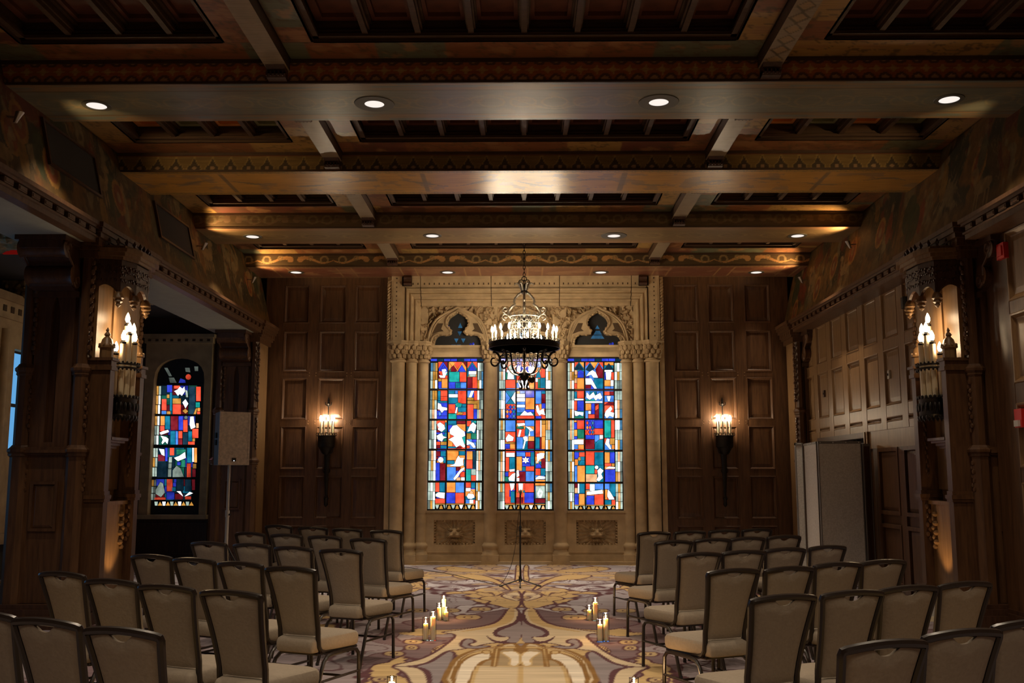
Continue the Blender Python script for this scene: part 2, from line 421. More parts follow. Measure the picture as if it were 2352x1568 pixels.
    put([(820,1320),(840,1345),(900,1340),(890,1315)], GOLD, oc=OL, ow=.012)
    # blossoms in the plum field
    for (x, y, a, b) in ((300,1250,85,24),(285,1296,60,26),(150,1342,90,24),(720,1062,110,26),(60,1540,90,26),(610,1225,1,1),(820,1000,90,20),(560,1010,110,22),(330,1010,90,20)):
        put([(x+a*math.cos(t*.7854), y+b*math.sin(t*.7854)*(1 if t % 2 else .7)) for t in range(8)], (.42,.31,.17), ow=.016)
        put([(x+a*.3*math.cos(t*.7854), y+b*.3*math.sin(t*.7854)) for t in range(8)], GOLD, ow=.012)
    n3 = fbm(MXX*2.2+w2*3.5, GY*1.1+w1*3.5, 91, 3); C = mixc(C, (1-ss(.007, .014, np.abs(n3-.52)))*far*.9, PLUM); C = mixc(C, (1-ss(.006, .012, np.abs(n3-.40)))*far*.7, (.16,.10,.11))
    # woven streaks across the width
    st = fbm(GX*.55+1.7, GY*26, 71, 3)
    C *= (.80 + .40*st)[..., None]
    return C
P3 = np.stack([GX, GY, np.zeros_like(GX)], -1)
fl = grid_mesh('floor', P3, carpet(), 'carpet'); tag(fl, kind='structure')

# ------------------------------------------------------------------ ceiling
ceil = thing('ceiling', None, None, (0, 0, 5.6), kind='structure')
mb = MB(); mb.box(-4.95, 5.05, -4.1, 17.5, 5.66, 5.75); mb.build('roof_deck', 'oak_dark', ceil)
def pattern(kind, U, V, W):
    # U along the beam in metres, V across in metres (0 at the bottom / near edge), W = width
    n = fbm(U*3, V*9, 3); C = np.empty(U.shape + (3,))
    if kind == 'faceA':
        C[:] = (.150,.050,.014); p = .149; u = (U/p+.5) % 1 - .5; v = V/W
        C = mixc(C, (np.sqrt(np.abs(((U/p+1.0) % 1)-.5)*2.05)+np.sqrt(np.abs(v-.52)*3.2) < .98).astype(float), (.19,.125,.040))
        for vc in (.10, .98):
            d = np.hypot(u*p, (v-vc)*W)
            C = mixc(C, (d < .062).astype(float), (.050,.026,.016)); C = mixc(C, (d < .038).astype(float), (.17,.10,.045))
        C = mixc(C, (v < .08).astype(float), (.03,.014,.008)); C = mixc(C, (v > .95).astype(float), (.06,.05,.03))
    elif kind == 'faceB':
        C[:] = (.085,.056,.018); p = .215; u = np.abs((U/p+.5) % 1 - .5)*p; v = V
        half = np.where(v < .075, .058+.018*np.sin(v/.075*3.1), np.where(v < .12, .045-(v-.075)*.55, np.maximum(0, .02-(v-.12)*.42)))
        C = mixc(C, (u < half+.014).astype(float), (.12,.085,.028)); C = mixc(C, (u < half).astype(float), (.028,.020,.011))
        C = mixc(C, (np.hypot(u, v-.045) < .024).astype(float), (.13,.085,.045)); C = mixc(C, (v < .018).astype(float), (.025,.012,.007))
        C = mixc(C, (v > .19).astype(float), (.075,.026,.010))
    elif kind in ('faceC', 'faceD'):
        hi = (.155,.105,.045) if kind == 'faceD' else (.075,.055,.026)
        hi2 = (.24,.125,.045) if kind == 'faceD' else (.080,.05,.025)
        C[:] = (.050,.032,.014); p = 1.30 if kind == 'faceD' else .84
        u = np.abs((U/p+.5) % 1 - .5)*p; v = V
        w = .115 + .045*np.sin(u/p*12.5); th = .034*np.clip(1.15-u/p*2.1, .25, 1)
        C = mixc(C, ((np.abs(v-w) < th) & (u > .05)).astype(float), hi2)
        r = np.hypot(u-p*.38, v-.12); C = mixc(C, ((np.abs(r-.062) < .016) & (v > .075)).astype(float), hi)
        r = np.hypot(u-p*.20, v-.155); C = mixc(C, (np.abs(r-.034) < .012).astype(float), hi)
        C = mixc(C, (np.hypot((u-.085)*.8, v-.125) < .042).astype(float), hi2)
        C = mixc(C, (v < .014).astype(float), (.025,.014,.008))
    elif kind == 'botA':
        C[:] = (.088,.092,.070); e = np.minimum(V, W-V)
        C = mixc(C, (e < .16).astype(float), (.125,.082,.042))
        st = (vn(U*1.9+np.where(V > W/2, 3, 0), V*34, 4) > .58) & (e < .15); C = mixc(C, st.astype(float), (.075,.088,.075))
        C = mixc(C, ((np.abs(e-.165) < .008)).astype(float), (.055,.045,.03))
        w = W/2 + .17*np.sin(U*5.2); C = mixc(C, (np.abs(V-w) < .014).astype(float)*.6, (.16,.135,.075))
        a = (U/.604+.25) % .5 - .25; r = np.hypot(a*.604, V-W/2); C = mixc(C, ((np.abs(r-.12) < .012)).astype(float)*.6, (.165,.13,.07))
        C = mixc(C, (fbm(U*7, V*7, 9) > .6).astype(float)*.35*(e > .18), (.15,.11,.055))
    elif kind == 'botB':
        C[:] = (.27,.140,.026); e = np.minimum(V, W-V); a = np.abs(((U/.20 + (V > W/2)*.5) % 1) - .5)*.20
        C = mixc(C, ((np.abs(e-.02-a*.55) < .014) | (np.abs(e-.075+a*.55) < .014)).astype(float)*.8*(e < .1), (.11,.085,.03))
        s = (U/2.4) % 1; C = mixc(C, (np.abs(s-.5) < .012).astype(float)*(e > .1), (.12,.075,.03))
        w = W/2 + .13*np.sin(U*4.1+1.2*np.sin(U*1.3)); C = mixc(C, (np.abs(V-w) < .016*(1+np.sin(U*9))).astype(float)*.8*(e > .1), (.085,.070,.045))
        C = mixc(C, ((fbm(U*5, V*6, 12) > .63) & (e > .12)).astype(float)*.55, (.11,.085,.06))
    elif kind == 'botC':
        C[:] = (.145,.098,.046); e = np.minimum(V, W-V); C = mixc(C, (e < .15).astype(float), (.185,.105,.052))
        a = ((U/.62+.5) % 1-.5)*.62; r = np.hypot(a*.75, (V-W/2)*1.15)
        C = mixc(C, (np.abs(r-.15) < .016).astype(float)*.7, (.22,.155,.07)); C = mixc(C, (np.abs(r-.10) < .013).astype(float)*.6, (.09,.06,.03))
        C = mixc(C, (np.abs(V-W/2-.16*np.sin(U*10.13)) < .014).astype(float)*.45*(e > .15), (.24,.17,.08))
    else:
        C[:] = (.165,.062,.036); e = np.minimum(V, W-V)
        C = mixc(C, (e < .10).astype(float), (.20,.115,.055)); C = mixc(C, ((e < .10) & (((U/.07) % 1) < .5)).astype(float)*.5, (.11,.055,.03))
        s = (U/1.10) % 1; C = mixc(C, ((np.abs(s-.30) < .012) | (np.abs(s-.07) < .012)).astype(float)*(e > .1), (.30,.17,.07))
        C = mixc(C, ((fbm(U*4+2, V*6, 17) > .57) & (e > .2)).astype(float)*.6, (.29,.155,.075))
    return C * (.82+.36*n)[..., None] * ({'faceA': 2.3, 'faceB': 2.4, 'faceC': 2.2, 'faceD': 1.9, 'botA': 1.7, 'botB': 1.9, 'botC': 1.35, 'botD': 1.3}[kind])
ENDX = (-4.78, 4.88)
def beam(yc, fk, bk, fine=True):
    y0, y1 = yc-BW/2, yc+BW/2; x0, x1 = ENDX
    b = MB(); b.box(x0, x1, y0+.012, y1, ZS+.006, 5.66); bo = b.build('great_beam', 'oak_ceiling', ceil)
    if not fine: return bo
    us = np.arange(x0, x1+.001, .0135); h = ZB-ZS
    vs2 = np.linspace(0, h, 24); U, V = np.meshgrid(us, vs2, indexing='ij')
    grid_mesh('painted_fascia', np.stack([U, np.full_like(U, y0), ZS+V], -1), pattern(fk, U, V, h), 'beam_face_paint', bo)
    vs2 = np.linspace(0, BW, 50); U, V = np.meshgrid(us, vs2, indexing='ij')
    grid_mesh('painted_soffit', np.stack([U, y0+V, np.full_like(U, ZS)], -1), pattern(bk, U, V, BW), 'ceiling_paint', bo)
    m = MB(); m.box(x0, x1, y0-.012, y0+.01, ZB-.035, ZB); m.box(x0, x1, y0-.006, y0+.01, ZS, ZS+.022); m.build('edge_bead', 'oak_ceiling', bo)
    return bo
for yc, fk, bk in zip(BC, ('faceA','faceB','faceC','faceD'), ('botA','botB','botC','botD')): beam(yc, fk, bk)
for yc in (6.35, 3.73, 1.1, -1.5): beam(yc, '', '', False)

def border_paint(U, V, W, seed):
    return 1.6*border_raw(U, V, W, seed)
def border_raw(U, V, W, seed):
    C = np.empty(U.shape + (3,)); C[:] = (.14,.055,.022)
    seg = np.floor(U/.62 + seed*.37); h = hash2(seg, seg*0+seed, 7)
    C = mixc(C, (h > .35).astype(float), (.22,.130,.040)); C = mixc(C, (h > .68).astype(float), (.075,.082,.050)); C = mixc(C, (h > .87).astype(float), (.09,.032,.020))
    m = fbm(U*6, V*7, 40+seed); C = mixc(C, (np.abs(m-.5) < .028).astype(float)*.8, (.055,.036,.016)); C = mixc(C, (m > .64).astype(float)*.7, (.20,.105,.045))
    C = mixc(C, (np.minimum(V, W-V) < .02).astype(float), (.05,.03,.014))
    return C
def patch(name, x0, x1, y0, y1, z, seed, parent):
    us = np.linspace(x0, x1, max(2, int((x1-x0)/.022))); v2 = np.linspace(0, y1-y0, max(2, int((y1-y0)/.022)))
    U, V = np.meshgrid(us, v2, indexing='ij')
    if y1-y0 > x1-x0: C = border_paint(V, U-x0, x1-x0, seed)
    else: C = border_paint(U, V, y1-y0, seed)
    return grid_mesh(name, np.stack([U, y0+V, np.full_like(U, z)], -1), C, 'ceiling_paint', parent)
ribm = None; panm = {}
plain('coffer_red', (.10, .030, .014), .6, noise=.3, nscale=6)
plain('coffer_orange', (.55, .20, .045), .6, noise=.2, nscale=6)
plain('coffer_olive', (.20, .19, .09), .6, noise=.25, nscale=6)
edges = [BC[0]-2.61] + BC
XB = 2.23
for k in range(4):
    y0, y1 = edges[k]+BW/2, edges[k+1]-BW/2; b0, b1 = y0+.30, y1-.36
    for i, (xa, xb) in enumerate(((-4.78, -XB-.11), (-XB+.11, XB-.11+.0), (XB+.11, 4.88))):
        ca, cb = ((xa+.36, xb-.30), (xa+.28, xb-.26), (xa+.30, xb-.36))[i]
        nC = (4, 8, 4)[i]; w = (cb-ca)/nC
        for q, (a, b, c, d) in enumerate(((xa, xb, b1, y1), (xa, xb, y0, b0), (xa, ca, b0, b1), (cb, xb, b0, b1))):
            patch('border_board', a, b, c, d, ZB, 11*k+3*i+q, ceil)
        # dark walls of the sunk field, ribs and sunk panels
        m = MB(); m.box(ca-.02, ca, b0, b1, ZB, 5.62); m.box(cb, cb+.02, b0, b1, ZB, 5.62); m.box(ca, cb, b1, b1+.02, ZB, 5.62); m.box(ca, cb, b0-.02, b0, ZB, 5.62)
        for t, zz in ((.05, ZB+.03), (.03, ZB+.07)):
            m.box(ca, cb, b1-t, b1, zz, zz+.03); m.box(ca, ca+t, b0, b1, zz, zz+.03); m.box(cb-t, cb, b0, b1, zz, zz+.03); m.box(ca, cb, b0, b0+t, zz, zz+.03)
        m.build('coffer_frame', 'oak_ceiling', ceil)
        rib = None
        for j in range(1, nC):
            x = ca + w*j
            if rib is None:
                m = MB(); m.box(x-.025, x+.025, b0, b1, ZB+.05, 5.6); m.box(x-.04, x+.04, b0, b1, ZB+.09, ZB+.12); m.box(x-.055, x+.055, b0, b1, ZB+.16, 5.6); rib = m.build('coffer_rib', 'oak_ceiling', ceil); rx = x
            else: dup(rib, x-rx)
        pan = None
        for j in range(nC):
            x = ca + w*j
            if pan is None:
                m = MB(); m.box(x+.02, x+w-.02, b0+.02, b1-.02, 5.50, 5.62)
                m.ring([(x+.02,b0+.02),(x+w-.02,b0+.02),(x+w-.02,b1-.02),(x+.02,b1-.02)], [(x+.09,b0+.09),(x+w-.09,b0+.09),(x+w-.09,b1-.09),(x+.09,b1-.09)], 'z', 5.46, 5.50)
                pan = m.build('coffer_panel', 'coffer_red', ceil); px0 = x; o = pan
            else: o = dup(pan, x-px0)
            if i != 1 and k in (1, 2, 3):
                o.material_slots[0].link = 'OBJECT'; o.material_slots[0].material = M['coffer_orange' if j % 2 == 0 else 'coffer_olive']
            else:
                o.material_slots[0].link = 'OBJECT'; o.material_slots[0].material = M['coffer_red']
    # cross beams with carved corbels at both ends
    for sx in (-XB, XB):
        us = np.linspace(y0, y1, 90); v2 = np.linspace(-.10, .10, 14); U, V = np.meshgrid(us, v2, indexing='ij')
        cb_ = MB(); cb_.box(sx-.10, sx+.10, y0, y1, ZB-.108, 5.5); co = cb_.build('cross_beam', 'oak_ceiling', ceil)
        C = np.empty(U.shape+(3,)); C[:] = (.26,.20,.13)
        if sx > 0 and k == 0:
            a = np.abs(((U/.20) % 1)-.5)*.2; C = mixc(C, (np.abs(np.abs(V)+a*.8-.075) < .012).astype(float), (.10,.07,.03)); C = mixc(C, ((np.abs(V)+a*.8) < .06).astype(float), (.32,.21,.10))
        C *= (.8+.4*fbm(U*5, V*12, 60+k))[..., None]
        grid_mesh('painted_underside', np.stack([sx+V, U, np.full_like(U, ZB-.110)], -1), C, 'ceiling_paint', co)
        for yy, s in ((y1, -1), (y0, 1)):
            m = MB(); pr = [(0, ZS+.012), (.09, ZS+.02), (.11, ZS+.05), (.075, ZS+.075), (.12, ZS+.09), (.15, ZS+.12), (.12, ZS+.145), (.10, ZB-.11), (0, ZB-.11)]
            m.prism([(yy+s*p, z) for p, z in pr], 'x', sx-.085, sx+.085)
            for t in range(5): m.box(sx-.085+t*.036, sx-.073+t*.036, yy+s*.0, yy+s*.125, ZS+.028, ZS+.07)
            m.build('corbel', 'oak_dark', co)

# ------------------------------------------------------------------ shell walls
def shell(name, *bx, mat='oak_dark'):
    m = MB()
    for b in bx: m.box(*b)
    o = m.build(name, mat); tag(o, kind='structure'); return o
wb = shell('wall_back', (-7.9, 5.3, 17.62, 17.8, 0, 5.75), mat='oak_dark')
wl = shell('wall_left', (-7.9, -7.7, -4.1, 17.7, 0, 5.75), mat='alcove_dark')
wr = shell('wall_right', (5.42, 5.55, -4.1, 17.7, 0, 5.75), mat='oak_dark')
wrear = shell('wall_rear', (-7.9, 5.55, -4.2, -4.05, 0, 5.75), mat='oak_lit')

# panelled end wall left and right of the stone surround
bb = MB(); bb.box(-4.62, -2.40, YB+.03, YB+.10, 0, 5.06); bb.box(2.44, 4.72, YB+.03, YB+.10, 0, 5.06); bb.build('backing_board', 'oak', wb)
def zpx(y, x=760): return aty(x, y, YB).z
rows = [(zpx(742), zpx(655)), (zpx(854), zpx(760)), (zpx(964), zpx(868)), (zpx(1078), zpx(979)), (zpx(1191), zpx(1093)), (.14, zpx(1207))]
def panel_wall(cols, rows, x0, x1, z1, parent, fmap=None, mat='oak', pm='oak', yf=YB, z0=0, molding=.022):
    mp = fmap or (lambda u, d, z: (u, d, z))
    xs = [x0] + [c for p in cols for c in p] + [x1]
    for i in range(0, len(xs), 2):
        m = MB(); m.box(xs[i], xs[i+1], yf-.012, yf+.04, z0, z1); m.xf(mp).build('stile', mat, parent)
    zs = [z1] + [c for p in rows for c in (p[1], p[0])] + [z0]
    for (a, b) in cols:
        for i in range(0, len(zs), 2):
            if zs[i]-zs[i+1] < .004: continue
            m = MB(); m.box(a, b, yf-.008, yf+.04, zs[i+1], zs[i]); m.xf(mp).build('rail', mat, parent)
        for (c, d) in rows:
            w1, w2, w3 = molding*.7, molding*1.5, molding*1.9
            rr = lambda w, y: [(a+w, y, c+w), (b-w, y, c+w), (b-w, y, d-w), (a+w, y, d-w)]
            m = MB(); vv = rr(0, yf-.008) + rr(w1*.4, yf-.017) + rr(w1, yf-.015) + rr(w2, yf+.016) + rr(w3, yf+.022) + rr(w3+.055, yf+.012)
            m.add(vv, [(r*4+k, r*4+(k+1) % 4, r*4+4+(k+1) % 4, r*4+4+k) for r in range(5) for k in range(4)] + [(20, 21, 22, 23)])
            m.xf(mp).build('panel', pm, parent)
def xpx(x, y=700): return aty(x, y, YB).x
panel_wall([(xpx(654), xpx(711)), (xpx(735), xpx(796)), (xpx(815), xpx(874))], rows, -4.62, -2.42, 5.06, wb)
panel_wall([(xpx(1545), xpx(1604)), (xpx(1626), xpx(1685)), (xpx(1709), xpx(1768))], rows, 2.46, 4.72, 5.06, wb)
# wooden pegs where rails meet stiles
m = MB()
for xa in (xpx(711), xpx(735), xpx(796), xpx(815), xpx(1604), xpx(1626), xpx(1685), xpx(1709)):
    for z in (rows[1][0]-.05, rows[2][0]-.05):
        s = .035 if xa in (xpx(711), xpx(796), xpx(1604), xpx(1685)) else -.035
        for dx in (s,):
            for dz in (-.02, .03): m.ball((xa+dx, YB-.014, z+dz), .010, 6, 4)
o = m.build('wooden_pegs', 'oak_lit', wb); o['kind'] = 'stuff'

# frieze: painted scenes on both long walls
def mural(Yc, Zc, seed):
    w = fbm(Yc*1.2, Zc*1.6, seed)-.5
    C = np.empty(Yc.shape+(3,)); C[:] = (.085,.058,.024)
    t = fbm(Yc*2.2+w*2, Zc*1.1+w, seed+5); C = mixc(C, ss(.50, .56, t), (.045,.042,.022))
    t = fbm(Yc*3.1+w*3, Zc*1.7, seed+9); C = mixc(C, ss(.58, .62, t), (.17,.095,.028))
    t = fbm(Yc*4+w*3+5, Zc*2.4, seed+14); C = mixc(C, ss(.63, .66, t), (.13,.036,.016))
    t = fbm(Yc*5+w*4+9, Zc*2.2, seed+21); C = mixc(C, ss(.65, .68, t), (.20,.165,.10))
    t = fbm(Yc*9+w*6, Zc*3, seed+31); C = mixc(C, (np.abs(t-.5) < .018).astype(float)*.7, (.16,.13,.065))
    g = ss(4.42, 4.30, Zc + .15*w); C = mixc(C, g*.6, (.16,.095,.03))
    def blob(y, z, ry, rz, c, a=.9):
        nonlocal C
        d = np.hypot((Yc-y)/ry, (Zc-z)/rz); C = mixc(C, (d < 1).astype(float)*a, c)
    rnd = random.Random(seed)
    for i in range(26):       # people, animals, shields and trees
        y = rnd.uniform(7, 17); z = rnd.uniform(4.3, 4.9); k = rnd.random()
        if k < .4:
            c = rnd.choice([(.20,.05,.02), (.24,.15,.04), (.10,.10,.06), (.22,.19,.12)])
            blob(y, z, .09, .22, c); blob(y, z+.27, .045, .055, (.24,.16,.09))
        elif k < .6:
            c = (.26,.19,.10); blob(y, z, .20, .085, c); blob(y+.2, z+.13, .05, .10, c); blob(y+.25, z+.22, .07, .04, c)
            for dy in (-.15, -.08, .08, .15): blob(y+dy, z-.15, .018, .12, c)
        elif k < .8:
            blob(y, z, .17, .21, (.30,.17,.05)); blob(y, z, .12, .16, (.20,.06,.03)); blob(y, z, .05, .07, (.24,.19,.12))
        else:
            blob(y, z+.1, .2, .25, (.05,.065,.03)); blob(y, z-.2, .025, .2, (.10,.06,.03))
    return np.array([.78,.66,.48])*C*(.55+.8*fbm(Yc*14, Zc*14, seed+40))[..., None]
for side, fx, seed in (('left', FL, 100), ('right', FR, 200)):
    ys = np.concatenate([np.arange(-4.1, 7, .1), np.arange(7, 17.30, .016), [17.30]]); z2 = np.linspace(4.10, 5.30, 76)
    Yc, Zc = np.meshgrid(ys, z2, indexing='ij'); Xc = fx(Zc)
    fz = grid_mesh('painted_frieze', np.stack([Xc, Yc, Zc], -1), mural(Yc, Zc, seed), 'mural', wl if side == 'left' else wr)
    s = -1 if side == 'left' else 1; X0 = XL if s < 0 else XR
    mk = lambda p, u, z, s=s, X0=X0: (X0 + s*p, u, z)
    par = wl if s < 0 else wr
    # header over the openings with moulded cornice, broken by the pillars
    for (ya, yb) in ((-4.1, 9.95), (11.6, 16.5)):
        m = MB(); m.box(.06, .78, ya, yb, 3.93, 4.11); m.xf(mk).build('header', 'plaster' if s < 0 else 'oak', par)
        m = MB(); m.box(-.10, .10, ya, yb, 4.085, 4.125); m.box(-.07, .10, ya, yb, 4.06, 4.085); m.box(-.01, .08, ya, yb, 3.995, 4.06)
        m.box(-.055, .08, ya, yb, 3.975, 3.995); m.box(-.03, .08, ya, yb, 3.925, 3.975); m.xf(mk).build('cornice', 'oak', par)
        first = None; pitch = .236; n = int((yb-max(ya, 7.0))/pitch)
        for i in range(n):
            u = yb-.16-i*pitch
            if first is None:
                m = MB(); m.box(-.062, .0, u-.075, u+.075, 4.0, 4.052); m.box(-.068, .0, u-.06, u+.06, 4.012, 4.04); first = m.xf(mk).build('dentil', 'oak', par); u0 = u
            else: dup(first, 0, u-u0, 0)
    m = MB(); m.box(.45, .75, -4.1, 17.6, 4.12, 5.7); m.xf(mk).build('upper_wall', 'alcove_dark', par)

# aisle behind the left opening: ceiling, gilded beam, end wall
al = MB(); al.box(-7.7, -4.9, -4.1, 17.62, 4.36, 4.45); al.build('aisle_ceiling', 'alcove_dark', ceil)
us = np.linspace(-7.7, -5.25, 150); v2 = np.linspace(0, 1, 30); U, V = np.meshgrid(us, v2, indexing='ij')
H = .05*np.abs(fbm(U*9, V*5, 77)-.5)*4
for yy in (10.62, 14.1):
    prof = np.where(V < .5, 0, (V-.5)*2*.5)
    grid_mesh('carved_aisle_beam', np.stack([U, yy+prof*.9-H*(V < .5), 4.12+np.where(V < .5, (.5-V)*2*.26, 0)-H*(V >= .5)], -1), None, 'gilded', ceil, smooth=True)
m = MB(); m.box(-7.7, -4.5, 17.5, 17.62, 0, 4.4); m.build('end_board', 'oak_dark', wb)
m = MB(); m.box(-7.7, -7.55, 15.9, 17.5, 0, 4.36); m.build('side_board', 'oak_dark', wl)
m = MB(); m.box(-7.2, -5.3, 17.38, 17.5, 0, .80); m.frame(-6.95, -5.55, .12, .70, .05, 17.35, 17.38); m.build('dado', 'oak_dark', wb)
# ------------------------------------------------------------------ right wall: panelling, doors, store opening
rmap = lambda u, d, z: (XP + d, u, z)
def zx(x, y): return atx(x, y, XP).z
ucols = [(11.72 + .745*i + .10, 11.72 + .745*i + .645) for i in range(-1, 7)]
ucols = [c for c in ucols if c[0] > 11.2]
up_rows = [(zx(2048, 775), zx(2048, 662)), (zx(2058, 928), zx(2058, 796)), (zx(2062, 966), zx(2062, 954))]
panel_wall(ucols, up_rows, 11.3, 16.95, 3.94, wr, rmap, 'oak_lit', 'oak_lit', 0.0, z0=2.12)
m = MB(); m.box(11.3, 16.95, .03, .07, 2.12, 3.94); m.xf(rmap).build('backing_board', 'oak_lit', wr)
m = MB(); m.box(4.86, 5.45, 11.0, 16.98, 2.14, 2.2); m.box(5.3, 5.4, 13.9, 16.4, 0, 2.2); m.box(4.86, 5.4, 16.3, 16.4, 0, 2.15); m.build('store_lining', 'alcove_dark', wr)
# jambs and head of the store opening
m = MB(); m.box(13.84, 13.98, -.03, .12, 0, 2.12); m.box(13.90, 13.94, -.045, .0, 0, 2.12); m.xf(rmap).build('door_jamb', 'oak_lit', wr)
m = MB(); m.box(16.2, 16.95, -.0, .1, 0, 2.12); m.xf(rmap).build('end_panel', 'oak_lit', wr)
m = MB(); m.box(13.98, 16.2, -.025, .1, 2.04, 2.12); m.xf(rmap).build('door_head', 'oak_dark', wr)
# stacked rails and brackets seen inside the dark store
rk = thing('track_rail', 'pale metal ceiling track hanging inside the dark store opening', 'rail', (5.0, 15.0, 1.9))
m = MB(); m.box(4.98, 5.02, 14.2, 16.0, 1.97, 1.99); m.build('rail', 'white_plastic', rk)
for i in range(5):
    m = MB(); m.box(4.97, 5.03, 14.4+.35*i, 14.42+.35*i, 1.99, 2.14); m.build('hanger', 'steel', rk)
# panelled double door between the store and the pillar
d1 = thing('door_1', None, None, (XP, 12.7, 0), kind='structure')
m = MB(); m.box(11.35, 13.84, .04, .09, 0, 2.12); m.xf(rmap).build('door_leaf', 'oak', d1)
dz = [(zx(2040, 1176), zx(2020, 1034)), (.12, zx(2025, 1206))]; zo_ = dz[0][1]+.03
m = MB(); m.box(11.35, 13.84, .0, .045, zo_, 2.12); m.xf(rmap).build('overpanel', 'oak_lit', d1)
for (a, b) in ((11.5, 12.02), (12.14, 12.62), (12.86, 13.52)):
    for (c, d) in dz:
        m = MB(); m.ring([(a-.03,c-.03),(b+.03,c-.03),(b+.03,d+.03),(a-.03,d+.03)], [(a+.02,c+.02),(b-.02,c+.02),(b-.02,d-.02),(a+.02,d-.02)], 'y', .0, .04)
        m.field(a+.02, b-.02, c+.02, d-.02, .04, .05, .02); m.xf(rmap).build('door_panel', 'oak', d1)
for (a, b) in ((11.35, 11.47), (12.05, 12.11), (12.65, 12.83), (13.55, 13.84)):
    m = MB(); m.box(a, b, .01, .05, 0, zo_); m.xf(rmap).build('stile', 'oak', d1)
# near stretch of the right wall
near_rows = [(zx(2335, 688), zx(2335, 520)), (zx(2338, 880), zx(2338, 715)), (zx(2340, 1075), zx(2340, 925)), (.35, zx(2345, 1108))]
panel_wall([(6.5, 7.4), (7.6, 8.45), (8.66, 9.66)], near_rows, 5.4, 10.1, 3.94, wr, rmap, 'oak', 'oak_lit', 0.0, molding=.035)
m = MB(); m.box(-4.1, 10.1, .03, .09, 0, 3.94); m.xf(rmap).build('backing_board', 'oak', wr)
m = MB(); m.box(5.4, 10.1, -.05, .03, 0, .16); m.box(5.4, 10.1, -.03, .03, .16, .20); m.xf(rmap).build('skirting', 'oak_dark', wr)

